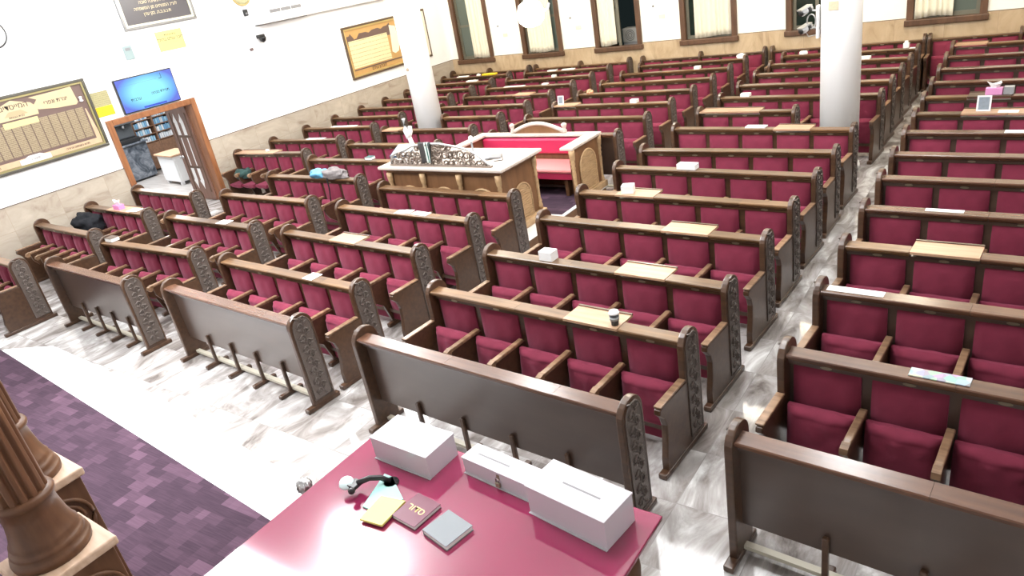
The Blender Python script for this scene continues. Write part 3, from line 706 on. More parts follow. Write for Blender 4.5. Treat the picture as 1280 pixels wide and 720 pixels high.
paper('E7', 1.2, .3, .12, 'white sheet on the seventh row of the rightmost block', ly=-.05)
paper('E4', .69, .32, .07, 'narrow white sheet on the fourth row of the rightmost block')
paper('E2', .26, .42, .09, 'white sheet on the second row of the rightmost block', ly=-.04)
t = paper('E1', .95, .34, .1, 'colourful glossy magazine on the first row of the rightmost block', 'magazine', .008, name='magazine', ly=-.03)
def magmat():
    m, nt, b = new_mat('magazine_print'); setc(b, (.6, .7, .75), .25); L = nt.links
    tc = nt.nodes.new('ShaderNodeTexCoord'); v = nt.nodes.new('ShaderNodeTexVoronoi'); v.inputs['Scale'].default_value = 18; L.new(tc.outputs['Object'], v.inputs['Vector'])
    hs = nt.nodes.new('ShaderNodeHueSaturation'); hs.inputs['Saturation'].default_value = .8; hs.inputs['Value'].default_value = .6; L.new(v.outputs['Color'], hs.inputs['Color'])
    mx = nt.nodes.new('ShaderNodeMix'); mx.data_type = 'RGBA'; mx.inputs[0].default_value = .45; mx.inputs[7].default_value = (.45, .55, .56, 1); L.new(hs.outputs[0], mx.inputs[6]); L.new(mx.outputs[2], b.inputs['Base Color'])
    return m
t.data.materials[0] = magmat()
paper('D7', 1.28, .3, .12, 'white booklet beside the open board on the seventh row right of the platform', h=.02, ly=0)
paper('D9', .43, .16, .1, 'white booklet on the ninth row right of the platform', h=.05, ly=0)
crumple('D13', .4, 'small white bundle in the row before the far wall, left of the right column', .06)
paper('D12', 1.78, .18, .1, 'white booklet right beside the right column', h=.05, ly=0)
p, rz = on_pew('D13', 2.33, 0); t = empty('tissue_pack', p, rz)
MB().box(-.05, .05, -.04, .04, 0, .1, .01).build('pack', M['plastic'], t); MB().box(-.03, .03, -.02, .02, .1, .14, .01).build('tissue', M['paper'], t)
tag(t, 'upright white tissue pack near the right aisle by the far wall', 'tissue pack', SG)
paper('D13', 2.47, .15, .1, 'white sheet beside the upright tissue pack near the far wall')
paper('C9', 1.78, .14, .11, 'small white box on the second row behind the platform', h=.06, ly=0, name='small_box', cat='box')
crumple('C10', .24, 'orange and white crumpled wrapper on a middle row end', .06, .0, plain('orange_wrapper', (.75, .35, .2), .6, 0, .5, .5, 25), 'wrapper')
paper('B11', 1.7, .15, .1, 'white open booklet left of the middle rows near the far wall', h=.03, ly=0)
paper('B12', 1.4, .1, .09, 'small white box in the second-last row left of the middle', h=.05, ly=0, name='small_box', cat='box')
paper('B13', .82, .26, .12, 'white open book on the last row before the far wall, left one', h=.02, ly=0)
paper('B13', 1.3, .36, .12, 'white open book on the last row before the far wall, right one', h=.02, ly=0)
paper('B11', .8, .6, .12, 'long white sheets on a far row behind the left column', ly=0)
crumple('C13', 2.42, 'crumpled white tissues at the right end of the last middle row', .08, .0)
paper('C12', 1.8, .13, .1, 'small white box on the second-last middle row', h=.06, ly=0, name='small_box', cat='box')
o = MB().box(-.24, .24, -.07, .07, 0, .05, .02).build('yellow_bag', plain('yellow_plastic', (.75, .55, .02), .4), None, *[on_pew('A14', 1.68, -.02)[0]])
tag(o, 'bright yellow bag on the last row in the far left corner', 'bag', SG)
paper('A14', .72, .36, .13, 'white newspaper on the last row in the far left corner', h=.02, ly=0)
crumple('A14', 1.28, 'white crumpled tissue left of the bright yellow bag', .05, 0)
paper('A13', 1.66, .34, .12, 'white booklet one row before the yellow bag in the far corner', h=.03, ly=0)

# ------------------------------------------------------------------ reading platform (bimah)
t = empty('platform', (-7.1, 8.84, 0))
MB().box(-1.33, 1.33, -1.22, 1.2, 0, .13).build('step', M['bimah'], t)
MB().box(-1.36, 1.36, -1.24, 1.22, .13, .15, .006).build('step_edge', M['border'], t)
MB().box(-.98, 1.3, -.18, 1.0, .15, .156).build('carpet', M['carpet'], t)
tag(t, 'low square platform with purple carpet in the middle of the pews', 'platform')
def arch_panel(name, parent, loc, rot, w, z0, zs, mat, th=.02):
    r_ = w/2
    poly = [(-r_, z0), (r_, z0), (r_, zs)]+[(r_*cos(PI*k/12), zs+r_*sin(PI*k/12)) for k in range(1, 13)]
    m = MB(); m.prism(poly, 1, -th, 0)
    o = m.build(name, mat, parent, loc, rot)
    rim = MB(); rim.tube([(x, -th, z) for x, z in poly], .016, 6, True)
    rim.build('arch_moulding', M['bimahlight'], o)
    rb_ = MB(); z = z0+.04; k = 0
    while z < zs+r_*.8:
        hw_ = r_-.02 if z < zs else math.sqrt(max(0.0004, r_*r_-(z-zs)**2))-.02
        rb_.tube([(-hw_+hw_*2*q/6, -th-.004-.004*sin(q*2+k), z+.01*sin(q*1.3+k)) for q in range(7)], .007, 4); z += .036; k += 1
    rb_.build('carved_relief', M['bimahlight'], o)
    return o
BAL = [(.05, 0), (.05, .08), (.035, .1), (.045, .14), (.028, .2), (.036, .42), (.04, .5), (.03, .56), (.046, .6), (.03, .63), (.046, .67), (.035, .71), (.05, .74), (.06, .83), (.06, .9)]
def baluster(parent, x, y, z0, h, k=.78):
    return MB().lathe([(r_*k, z/.9*h) for r_, z in BAL], 14).build('baluster', M['bimahlight'], parent, (x, y, z0))
dk = empty('reading_desk', (-7.2, 7.72, .15))
MB().box(-1.08, 1.08, 0, .05, .0, 1.0).build('front_panel', M['bimah'], dk)
MB().box(1.03, 1.08, .05, .9, 0, 1.0).build('side_panel', M['bimah'], dk)
MB().box(-1.08, -1.03, .05, .9, 0, 1.0).build('side_panel', M['bimah'], dk)
MB().box(-1.22, 1.22, -.12, .94, 1.0, 1.05, .015).build('desk_top', M['bimahtop'], dk)
MB().box(-1.12, 1.12, -.05, .92, .94, 1.0, .01).build('cornice', M['bimah'], dk)
m = MB(); m.box(-1.13, 1.13, -.06, .0, 0, .12, .01); m.box(1.08, 1.17, -.06, .92, 0, .12, .01); m.box(-1.17, -1.08, -.06, .92, 0, .12, .01)
m.build('base_moulding', M['bimahlight'], dk)
for x in (-1.06, -.36, .36, 1.08): baluster(dk, x, -.045, .12, .82)
for x in (-.71, 0, .73): arch_panel('arch_panel', dk, (x, 0, 0), (0, 0, 0), .5, .12, .47, M['bimahlight'])
arch_panel('arch_panel', dk, (1.08, .45, 0), (0, 0, PI/2), .42, .12, .45, M['bimahlight'])
baluster(dk, 1.09, .86, .12, .82)
tag(dk, 'broad wooden reading desk with pale top facing the front of the hall', 'desk')
# bench enclosure
be = empty('bench_enclosure', (-7.0, 9.5, .15))
wz = .86
MB().box(-1.15, 1.2, .48, .54, 0, wz).build('back_panel', M['bimah'], be)
MB().box(1.14, 1.2, -.32, .48, 0, wz).build('side_panel', M['bimah'], be)
MB().box(-1.15, -1.09, -.82, .48, 0, wz).build('side_panel', M['bimah'], be)
m = MB(); m.box(-1.2, 1.25, .42, .57, wz, wz+.045, .01); m.box(1.02, 1.25, -.38, .42, wz, wz+.045, .01); m.box(-1.2, -1.03, -.84, .42, wz, wz+.045, .01)
m.build('top_rail', M['bimahtop'], be)
ax = .06
MB().prism([(ax-.5, wz+.02)]+[(ax-.5+1.0*k/16, wz+.06+.13*sin(PI*k/16)) for k in range(17)]+[(ax+.5, wz+.02)], 1, .5, .54).build('crest', M['bimah'], be)
MB().tube([(ax-.52+1.04*k/16, .52, wz+.065+.14*sin(PI*k/16)) for k in range(17)], .035, 8).build('crest_rail', M['bimahtop'], be)
for x in (-.46, .6): MB().lathe([(.04, 0), (.04, .05), (.025, .07), (.045, .12), (.05, .15), (.02, .17)], 14).build('finial', M['bimahtop'], be, (x, .5, wz+.045))
MB().box(-1.09, 1.14, .38, .48, .58, .84, .03).build('back_cushion', M['red'], be)
MB().box(-1.09, 1.14, -.12, .48, .40, .47, .03).build('seat_cushion', M['redseat_glare'], be)
MB().box(-1.09, 1.14, -.1, -.07, .3, .4).build('seat_front', M['red'], be)
for x in (-.8, 0, .85): MB().box(x-.03, x+.03, -.05, .36, .007, .4).build('bench_support', M['bimah'], be)
arch_panel('arch_panel', be, (1.2, .09, 0), (0, 0, PI/2), .5, .12, .5, M['bimahlight'])
for y in (-.33, .52): baluster(be, 1.2, y, 0, wz, .8)
m = MB(); m.box(1.2, 1.27, -.38, .56, 0, .1, .01); m.build('base_moulding', M['bimahlight'], be)
tag(be, 'wooden bench enclosure with red upholstery and arched crest on the platform', 'bench')
# carved openwork screen on the desk
cs = empty('carved_screen', (-7.22, 7.72, 1.2))
top = [(-.98, .02), (-.95, .14), (-.8, .2), (-.62, .24), (-.48, .3), (-.2, .335), (.1, .34), (.35, .3), (.46, .285), (.62, .25), (.78, .17), (.92, .06), (.97, .01)]
MB().box(-1.0, 1.0, -.03, .03, 0, .025, .006).build('base_rail', M['pewter'], cs)
MB().tube([(x, 0, z) for x, z in top], .018, 7).build('rim', M['silver'], cs)
def htop(x):
    for (a, b_), (c, d_) in zip(top, top[1:]):
        if a <= x <= c: return b_+(d_-b_)*(x-a)/(c-a)
    return 0
m = MB(); rs = random.Random(5)
x = -.9
while x < .93:
    h = htop(x)
    z = .05
    while z < h-.02:
        r_ = min(.07, .5*(h-.02))*rs.uniform(.85, 1.15); s_ = rs.choice((-1, 1)); ph = rs.random()*6
        pts = [(x+s_*r_*(1-j/15)*cos(ph+j*.75), rs.uniform(-.012, .012), max(.02, min(htop(x)-.01, z+r_*(1-j/15)*sin(ph+j*.75)))) for j in range(13)]
        m.tube(pts, [.022*(1-j/22) for j in range(13)], 6); z += r_*1.7
    x += .105
m.build('scrollwork', M['pewter'], cs)
m = MB()
for k in range(12): 
    a = k*PI/6; m.tube([(.0, -.012, .17), (.11*cos(a), -.02, .17+.11*sin(a))], [.006, .012], 5)
m.tube([(.115*cos(k*PI/10), -.015, .17+.115*sin(k*PI/10)) for k in range(20)], .012, 6, True)
m.build('medallion', M['pewter'], cs)
tag(cs, 'openwork carved metal screen with scrolls standing on the reading desk', 'carved screen')
# cloth draped over the screen
def drape(u, v):
    s_ = v*.62
    if s_ < .3: y, z = -.03-.01*sin(u*9)-.012*sin(u*14+v*3), .36-(.3-s_)*1.02
    else: y, z = -.03+min(.09, (s_-.3)*.5), .365-max(0, (s_-.37))*1.0
    return ((u-.5)*.24*(1-.35*abs(v-.5)*(1 if v < .5 else .3))+.02*sin(v*5), y-.0, max(.02, z))
o = MB().grid(drape, 18, 20).build('prayer_shawl', plain('black_white_shawl', (.03, .035, .035), .8, 0, .2, .5, 18), None, (-7.42, 7.72, 1.2))
o.modifiers.new('thick', 'SOLIDIFY').thickness = .008
def shawlmat():
    m, nt, b = new_mat('shawl_stripes'); setc(b, (.03, .03, .03), .8); L = nt.links
    tc = nt.nodes.new('ShaderNodeTexCoord'); sp = nt.nodes.new('ShaderNodeSeparateXYZ'); L.new(tc.outputs['Object'], sp.inputs[0])
    rp = nt.nodes.new('ShaderNodeValToRGB'); rp.color_ramp.interpolation = 'CONSTANT'; e = rp.color_ramp.elements
    e[0].color = (.05, .045, .045, 1); e[1].position = .55; e[1].color = (.6, .66, .62, 1)
    for p_, c_ in ((.66, (.03, .12, .1, 1)), (.74, (.7, .75, .72, 1)), (.86, (.03, .04, .04, 1))): q = e.new(p_); q.color = c_
    ad = nt.nodes.new('ShaderNodeMath'); ad.operation = 'MULTIPLY_ADD'; ad.inputs[1].default_value = 4.2; ad.inputs[2].default_value = .5; L.new(sp.outputs[0], ad.inputs[0]); L.new(ad.outputs[0], rp.inputs[0]); L.new(rp.outputs[0], b.inputs['Base Color']); return m
o.data.materials[0] = shawlmat()
tag(o, 'black and white striped cloth draped over the carved screen', 'cloth')
t = empty('lectern_book', (-8.2, 8.02, 1.2), .1)
t.name = 'book_stand'
MB().prism([(-.12, 0), (.12, 0), (.12, .16), (-.12, .06)], 0, -.17, .17).build('stand', M['plastic'], t)
MB().prism([(-.13, .065), (.13, .17), (.13, .2), (-.13, .095)], 0, -.19, .19).build('open_book', plain('navy_cover', (.03, .05, .09), .5), t)
MB().prism([(-.12, .098), (.12, .198), (.12, .215), (-.12, .115)], 0, -.15, .18).build('pages', M['paper'], t)
tag(t, 'white stand with an open navy book at the left end of the desk', 'book stand')
t = empty('twin_lamp', (-7.9, 7.98, 1.2))
MB().lathe([(.09, 0), (.09, .03), (.03, .05)], 16).build('base', M['plastic'], t)
MB().tube([(0, 0, .03), (.0, .0, .2), (-.05, 0, .36), (-.06, 0, .4)], .035, 8).build('stem', M['plastic'], t)
MB().tube([(-.06, 0, .36), (-.1, 0, .48), (-.09, 0, .66)], [.04, .04, .03], 8).build('arm', M['plastic'], t)
MB().tube([(-.05, 0, .38), (.0, 0, .46), (.01, 0, .54)], [.035, .035, .03], 8).build('arm', M['plastic'], t)
tag(t, 'white two-branched lamp standing on the reading desk behind the screen', 'lamp')
t = empty('microphone', (-7.0, 8.3, 1.2))
MB().lathe([(.04, 0), (.04, .015), (.015, .02), (.015, .2)], 12).build('stem', M['grey'], t)
MB().lathe([(.018, .2), (.035, .22), (.035, .27), (.02, .29)], 12).build('head', M['plastic'], t)
tag(t, 'thin grey stem with a white head on the reading desk', 'microphone')
t = empty('open_book', (-6.55, 8.15, 1.2), .5)
MB().prism([(-.15, 0), (0, .015), (.15, 0), (.15, .02), (0, .035), (-.15, .02)], 1, -.11, .11).build('cover', M['grey'], t)
MB().box(-.14, -.005, -.1, .1, .028, .036).build('pages', M['paper'], t)
tag(t, 'grey open book on the right part of the reading desk', 'book')
o = MB().tube([(0, 0, .006), (.06, .03, .006), (.12, .06, .006)], .006, 6).tube([(.12, .06, .006), (.12, .06, .07)], .006, 6).build('book_rest_bar', M['black'], None, (-6.38, 7.98, 1.2))
tag(o, 'thin black bent bar near the right front corner of the desk', 'bar')

# ------------------------------------------------------------------ things on the left wall
def wallthing(name, y, z, x=XW+.001): return empty(name, (x, y, z))
RW = (PI/2, 0, PI/2)   # text lying on the left wall, read along +y
def yz_box(y0, y1, z0, z1, x0, x1, b=0): return MB().box(x0, x1, y0, y1, z0, z1, b)
ink = plain('dark_ink', (.05, .035, .03), .6); goldink = plain('gold_ink', (.7, .6, .38), .5)
par = plain('parchment', (.52, .41, .25), .6, 0, .5, .12, 9); brownp = plain('brown_board', (.13, .082, .07), .5)
# donors' board (2.65 x 1.28 m)
p = wallthing('donor_board', 5.32, 1.85); hwd, hh = 1.33, 1.28
m = MB(); m.box(0, .05, -hwd, hwd, 0, .05, .008); m.box(0, .05, -hwd, hwd, hh-.05, hh, .008); m.box(0, .05, -hwd, -hwd+.05, .05, hh-.05, .008); m.box(0, .05, hwd-.05, hwd, .05, hh-.05, .008)
m.build('outer_frame', plain('dark_silver_frame', (.1, .095, .08), .35, .5), p)
m = MB(); a_, c_ = hwd-.05, .05
m.box(0, .035, -a_, a_, c_, c_+.035); m.box(0, .035, -a_, a_, hh-.085, hh-.05); m.box(0, .035, -a_, -a_+.035, c_+.035, hh-.085); m.box(0, .035, a_-.035, a_, c_+.035, hh-.085)
m.build('inner_frame', plain('olive_gold_frame', (.3, .26, .12), .4, .4), p)
MB().box(0, .012, -a_+.035, a_-.035, .085, hh-.085).build('backing', brownp, p)
rowsm = stripes('tiny_name_rows', (.285, .225, .14), (.14, .1, .062), 33, 2, .35)
for k in range(14):
    y0 = -1.14+k*.1625
    MB().box(.012, .018, y0+.006, y0+.152, .24, .79).build('name_column', rowsm, p)
MB().box(.012, .02, -.27, .32, .73, .83).build('title_strip', plain('yellow_strip', (.58, .5, .23), .6), p)
MB().prism([(-a_+.04, .09), (a_-.04, .09), (a_-.04, .3), (a_-.1, .75), (a_-.12, .75), (a_-.12, .19), (-a_+.12, .19), (-a_+.12, .75), (-a_+.1, .75), (-a_+.04, .3)], 0, .012, .016).build('border_strip', plain('peach_border', (.52, .37, .235), .6, 0, .5, .1, 10), p)
# title parchment and the two ribbons
MB().prism([(-.36, .86), (.36, .86), (.38, .98), (.3, 1.08), (.0, 1.18), (-.3, 1.08), (-.38, .98)], 0, .02, .026).build('title_parchment', par, p)
rib = [(.3, .985), (.4, .93), (.7, .88), (1.05, .86), (1.09, .9), (1.06, 1.19), (.75, 1.17), (.3, 1.16), (.42, 1.1)]
MB().prism(rib, 0, .014, .02).build('ribbon', par, p)
MB().prism([(-y_, z_) for y_, z_ in rib[::-1]], 0, .014, .02).build('ribbon', par, p)
text(he('המייסדים'), .13, 'title_lettering', ink, p, (.028, .0, 1.07), RW)
text(he('לבית הכנסת'), .05, 'title_lettering', ink, p, (.028, .0, .9), RW)
text(he('יצרת וגפרי'), .1, 'ribbon_lettering', ink, p, (.022, .72, 1.01), RW)
text(he('ואלה שמות'), .1, 'ribbon_lettering', ink, p, (.022, -.72, 1.01), RW)
MB().prism([(-.2, .9+.02), (.2, .92), (.14, .97), (.1, 1.0), (-.1, 1.0), (-.14, .97)], 0, .026, .028).build('emblem', plain('tan_emblem', (.42, .31, .18), .6), p)
MB().prism([(-.27, .085), (.27, .085), (.27, .17), (.18, .18), (.1, .215), (-.1, .215), (-.18, .18), (-.27, .17)], 0, .018, .03).build('crest_plate', plain('white_crest', (.62, .61, .6), .4), p)
text(he('תשע״ב'), .06, 'crest_lettering', M['grey'], p, (.031, 0, .145), RW)
text(he('תהא נשמתם צרורה'), .055, 'border_lettering', ink, p, (.018, .78, .14), RW)
text(he('בצרור החיים אמן'), .055, 'border_lettering', ink, p, (.018, -.78, .14), RW)
MB().lathe([(.02, 0), (.04, .02), (.02, .04), (.03, .09), (.012, .1)], 10).build('candle_emblem', plain('white_candle', (.8, .76, .78), .5), p, (.03, 1.15, .88))
tag(p, 'large brown framed donor board with parchment ribbons, left of the doorway', 'donor board')
# two small notices
t = wallthing('notice_sheet', 6.83, 2.56); MB().box(0, .006, -.175, .175, 0, .27).build('sheet', stripes('olive_print', (.34, .31, .16), (.24, .21, .11), 28, 2, .3), t)
tag(t, 'olive printed notice between the donor board and the television', 'notice')
t = wallthing('notice_sheet', 6.83, 2.37); MB().box(0, .006, -.175, .175, 0, .185).build('sheet', stripes('yellow_print', (.74, .46, .01), (.6, .34, .01), 26, 2, .3), t)
tag(t, 'bright yellow notice under the olive one beside the doorway', 'notice')
# television
t = wallthing('television', 7.77, 2.63); 
MB().box(0, .06, -.62, .62, -.33, .33, .012).build('housing', M['black'], t)
def tvmat():
    m, nt, b = new_mat('tv_picture'); setc(b, (.02, .03, .05), .2); L = nt.links
    tc = nt.nodes.new('ShaderNodeTexCoord'); mp = nt.nodes.new('ShaderNodeMapping'); mp.inputs['Scale'].default_value = (1, 1.5, 2.6); mp.inputs['Location'].default_value = (0, .0, -.02)
    L.new(tc.outputs['Object'], mp.inputs[0])
    g = nt.nodes.new('ShaderNodeTexGradient'); g.gradient_type = 'SPHERICAL'; L.new(mp.outputs[0], g.inputs[0])
    rp = nt.nodes.new('ShaderNodeValToRGB'); e = rp.color_ramp.elements
    e[0].color = (.12, .16, .75, 1); e[1].color = (.3, .9, 1, 1); e[0].position = .0; e[1].position = .5
    q = e.new(.2); q.color = (.15, .48, .95, 1)
    L.new(g.outputs['Fac'], rp.inputs[0]); L.new(rp.outputs[0], b.inputs['Emission Color']); b.inputs['Emission Strength'].default_value = 1.0
    return m
scr = MB().box(.06, .063, -.6, .6, -.31, .31).build('screen', tvmat(), t)
MB().box(.063, .065, -.58, .25, .19, .192).build('header_line', plain('tv_line', (.1, .15, .5), .5), scr)
MB().box(.063, .065, -.2, .3, -.3, -.265).build('footer_bar', plain('tv_bar', (.02, .05, .35), .4), scr)
tk = plain('tv_text', (.01, .05, .12), .5)
text(he('תפילת מנחה'), .075, 'screen_lettering', tk, scr, (.066, .24, -.06), RW, .001)
text(he('ערבית'), .085, 'screen_lettering', tk, scr, (.066, -.3, -.1), RW, .001)
MB().box(.063, .066, .35, .36, .18, .28).build('clock_mark', tk, scr); MB().box(.063, .066, .3, .36, .18, .19).build('clock_mark', tk, scr)
tag(t, 'flat television glowing blue above the doorway', 'television')
# yellow notice, dark plaque, grey plate
t = wallthing('notice_sheet', 8.64, 3.465); MB().box(0, .006, -.295, .295, -.19, .19).build('sheet', plain('pale_yellow_paper', (.53, .49, .19), .6), t)
text(he('בית הכנסת'), .055, 'lettering', ink, t, (.007, .02, .11), RW, .0005)
text(he('לזכר עולם בהיכל'), .085, 'lettering', ink, t, (.007, 0, .03), RW, .0005)
text(he('הנצחה לעילוי נשמת'), .05, 'lettering', plain('faded_ink', (.45, .36, .2), .6), t, (.007, .0, -.05), RW, .0005)
text(he('אמן'), .05, 'lettering', plain('faded_ink', (.45, .36, .2), .6), t, (.007, .0, -.12), RW, .0005)
tag(t, 'pale yellow printed notice under the dark memorial plaque', 'notice')
t = wallthing('memorial_plaque', 8.57, 3.77)
m = MB(); m.box(0, .04, -.8, .8, 0, .05, .008); m.box(0, .04, -.8, .8, .95, 1.0, .008); m.box(0, .04, -.8, -.75, .05, .95, .008); m.box(0, .04, .75, .8, .05, .95, .008)
m.build('outer_frame', plain('plaque_frame', (.2, .2, .2), .3, .7), t)
m = MB(); m.box(0, .03, -.75, .75, .05, .09); m.box(0, .03, -.75, .75, .91, .95); m.box(0, .03, -.75, -.71, .09, .91); m.box(0, .03, .71, .75, .09, .91)
m.build('inner_frame', plain('plaque_cream_trim', (.72, .68, .5), .4, .2), t)
MB().box(0, .012, -.71, .71, .09, .91).build('plate', plain('plaque_dark', (.07, .064, .072), .25), t)
for z_, s_ in ((.72, 'נר תמיד לזכר'), (.6, 'הורינו היקרים'), (.47, 'נפטרו בשיבה טובה'), (.36, 'לע״נ המנוחים מן המשפחה'), (.25, 'ת.נ.צ.ב.ה. בגן עדן')):
    text(he(s_), .085, 'lettering', goldink, t, (.014, 0, z_), RW, .001)
tag(t, 'dark memorial plaque in a silver frame high on the left wall', 'plaque')
t = wallthing('wall_panel', 7.69, 3.39); MB().box(0, .02, -.09, .09, -.13, .13, .004).build('cover', M['greyblue'], t); MB().box(.02, .024, -.05, .05, .04, .09).build('label_window', M['grey'], t)
tag(t, 'small grey-blue plate on the wall left of the pale yellow notice', 'wall plate')
# clock
t = wallthing('wall_clock', 5.49, 4.11)
MB().lathe([(.235, 0), (.235, .03), (.22, .045), (.21, .03)], 36).build('rim', M['black'], t, None, (0, PI/2, 0))
MB().lathe([(.212, 0), (.212, .032)], 36).build('dial', M['paper'], t, None, (0, PI/2, 0))
MB().box(.034, .038, -.006, .006, -.02, .12).build('minute_hand', M['black'], t); MB().box(.034, .038, -.02, .1, -.007, .007).build('hour_hand', M['black'], t)
tag(t, 'round white wall clock with thin black rim at the top left', 'clock')
# cameras, sensor
t = wallthing('dome_camera', 10.77, 3.1); MB().box(0, .1, -.09, .09, .02, .1, .015).build('mount', M['black'], t)
MB().lathe([(.01, -.09), (.06, -.06), (.08, 0), (.08, .03)], 18).build('dome', M['black'], t, (.1, 0, .01))
tag(t, 'black dome camera on the left wall below the air conditioner', 'camera')
t = wallthing('motion_sensor', 10.58, 3.7); MB().box(0, .06, -.05, .05, -.07, .07, .015).build('body', M['black'], t); MB().box(.06, .066, -.03, .03, -.04, .0).build('lens', M['grey'], t)
tag(t, 'small dark sensor on the left wall beside the air conditioner', 'sensor')
o = MB().box(0, .03, -.04, .04, -.03, .03, .006).build('wall_socket', plain('brown_socket', (.12, .08, .08), .5), None, (XW+.001, 10.46, 2.93)); tag(o, 'tiny brown socket under the black dome camera', 'socket')
# air conditioner with duct
t = wallthing('air_conditioner', 11.55, 3.4)
MB().box(0, .3, -.8, .72, 0, .5, .03).build('casing', M['plastic'], t)
MB().box(.3, .304, -.53, .38, .2, .27).build('grille', M['grey'], t)
m = MB()
for k in range(1, 3): m.box(.3, .308, -.53+.3*k, -.52+.3*k, .2, .27)
m.build('louvre', M['plastic'], t)
MB().box(0, .02, -.8, .72, -.02, 0).build('mounting_plate', M['grey'], t)
tag(t, 'long white air conditioner with grey grille on the left wall', 'air conditioner')
t = wallthing('duct_box', 13.6, 3.4); MB().box(0, .16, -1.3, 1.4, 0, .35, .015).build('duct', M['plastic'], t); MB().box(0, .17, -.02, .02, 0, .36).build('joint_strip', M['plastic'], t)
tag(t, 'white boxed duct running along the wall right of the air conditioner', 'duct')
t = wallthing('framed_picture', 11.35, 4.02); m = MB(); m.box(0, .03, -.45, .45, 0, .04); m.box(0, .03, -.45, .45, .6, .64); m.box(0, .03, -.45, -.41, .04, .6); m.box(0, .03, .41, .45, .04, .6)
m.build('frame', plain('dark_thin_frame', (.1, .1, .09), .4), t); MB().box(0, .012, -.41, .41, .04, .6).build('picture', plain('olive_picture', (.5, .48, .3), .5, 0, .5, .3, 8), t)
tag(t, 'framed olive picture cut off above the air conditioner', 'picture')
t = wallthing('round_plaque', 10.6, 4.1); MB().lathe([(.24, 0), (.24, .02), (.2, .03)], 30).build('disc', plain('olive_disc', (.4, .38, .22), .5, 0, .5, .4, 20), t, None, (0, PI/2, 0)); MB().lathe([(.245, 0), (.26, .015), (.245, .03), (.235, .03), (.235, 0)], 30).build('rim', M['gold'], t, None, (0, PI/2, 0))
tag(t, 'round olive plaque cut off at the top edge, above the sensor', 'plaque')
# second donors' board near the left column
def small_board(y, z, w, h, label):
    t = wallthing('memorial_board', y, z)
    m = MB(); m.box(0, .05, -w/2, w/2, 0, .05, .008); m.box(0, .05, -w/2, w/2, h-.05, h, .008); m.box(0, .05, -w/2, -w/2+.05, .05, h-.05, .008); m.box(0, .05, w/2-.05, w/2, .05, h-.05, .008)
    m.build('outer_frame', plain('dark_wood_frame', (.1, .065, .04), .4), t)
    m = MB(); m.box(0, .035, -w/2+.05, w/2-.05, .05, .09); m.box(0, .035, -w/2+.05, w/2-.05, h-.09, h-.05); m.box(0, .035, -w/2+.05, -w/2+.09, .09, h-.09); m.box(0, .035, w/2-.09, w/2-.05, .09, h-.09)
    m.build('inner_frame', M['gold'], t)
    MB().box(0, .012, -w/2+.09, w/2-.09, .09, h-.09).build('backing', plain('orange_board', (.5, .3, .11), .5, 0, .5, .12, 6), t)
    r_ = random.Random(2); sk = [(-w/2+.12, h*.66)]
    for k in range(15):
        yy = -w/2+.12+(w*.74)*k/14; sk.append((yy, h*(.72+.1*r_.random()+.1*k/14)))
    sk.append((-w/2+.12+w*.74, h*.66))
    MB().prism(sk[::-1], 0, .012, .016).build('skyline', brownp, t)
    bd = MB().box(.012, .022, -w/2+.14, w/2-.62, .26, .26+h*.52).build('name_table', stripes('name_table_print', (.7, .63, .38), (.42, .35, .2), 10, 2, .18), t)
    MB().prism([(w/2-.55, .42), (w/2-.45, .36), (w/2-.3, .4), (w/2-.22, .6), (w/2-.26, 1.05), (w/2-.48, 1.1), (w/2-.5, .8)], 0, .016, .024).build('jar_emblem', plain('pale_emblem', (.84, .78, .62), .5), t)
    MB().box(.012, .02, -w/2+.14, w/2-.14, .2, .23).build('divider', brownp, t)
    text(he('לזכרון עולם'), .12, 'lettering', ink, t, (.02, -.05, .15), RW, .001)
    MB().prism([(-w/2+.16, h*.66), (-w/2+.36, h*.66), (-w/2+.36, h*.76), (-w/2+.26, h*.86), (-w/2+.16, h*.76)], 0, .013, .018).build('gate_emblem', brownp, t)
    return tag(t, label, 'memorial board')
small_board(14.3, 1.63, 2.2, 1.3, 'orange and cream memorial board on the left wall beside the left column')
t = wallthing('hanging_board', 16.0, 1.62); MB().box(0, .04, -.42, .42, 0, 1.32, .01).build('frame', plain('dark_wood_frame', (.1, .065, .04), .4), t); MB().box(.04, .046, -.36, .36, .06, 1.26).build('picture', plain('pale_board', (.75, .7, .6), .5), t)
tag(t, 'narrow dark-edged board on the left wall by the far corner', 'board')

# ------------------------------------------------------------------ hanging lamp and cameras on the right column
t = empty('pendant_lamp', (-6.5, 9.66, 2.8))
MB().lathe([(.015, .4), (.015, ZC-2.8-.03)], 8).build('rod', M['plastic'], t)
MB().lathe([(.08, ZC-2.8-.05), (.08, ZC-2.8)], 16).build('canopy', M['plastic'], t)
MB().lathe([(.03, -.0), (.12, .02), (.19, .09), (.215, .2), (.17, .33), (.05, .4)], 26).build('glass_bowl', emis('lit_glass', (1, .96, .88), 6), t)
for k in range(3):
    a = k*2*PI/3+2.6
    MB().tube([(.2*cos(a), .2*sin(a), .2), (.27*cos(a), .27*sin(a), .22), (.3*cos(a), .3*sin(a), .3)], [.02, .02, .012], 7).build('arm', M['plastic'], t)
tag(t, 'glowing white glass bowl lamp hanging near the far windows', 'lamp')
t = empty('camera_bracket', (-2.78, 11.52, 2.0))
MB().box(-.04, .0, -.05, .05, .0, .46, .01).build('back_box', M['plastic'], t)
m = MB()
for k in range(3): m.tube([(-.1+.06*cos(a), -.05-.01*k, .25+.1*sin(a)) for a in [2*PI*q/16 for q in range(16)]], .008, 5, True)
m.tube([(-.04, 0, .05), (-.14, -.05, .04), (-.18, -.06, .12)], .008, 5)
m.build('cable_coil', M['silver'], t)
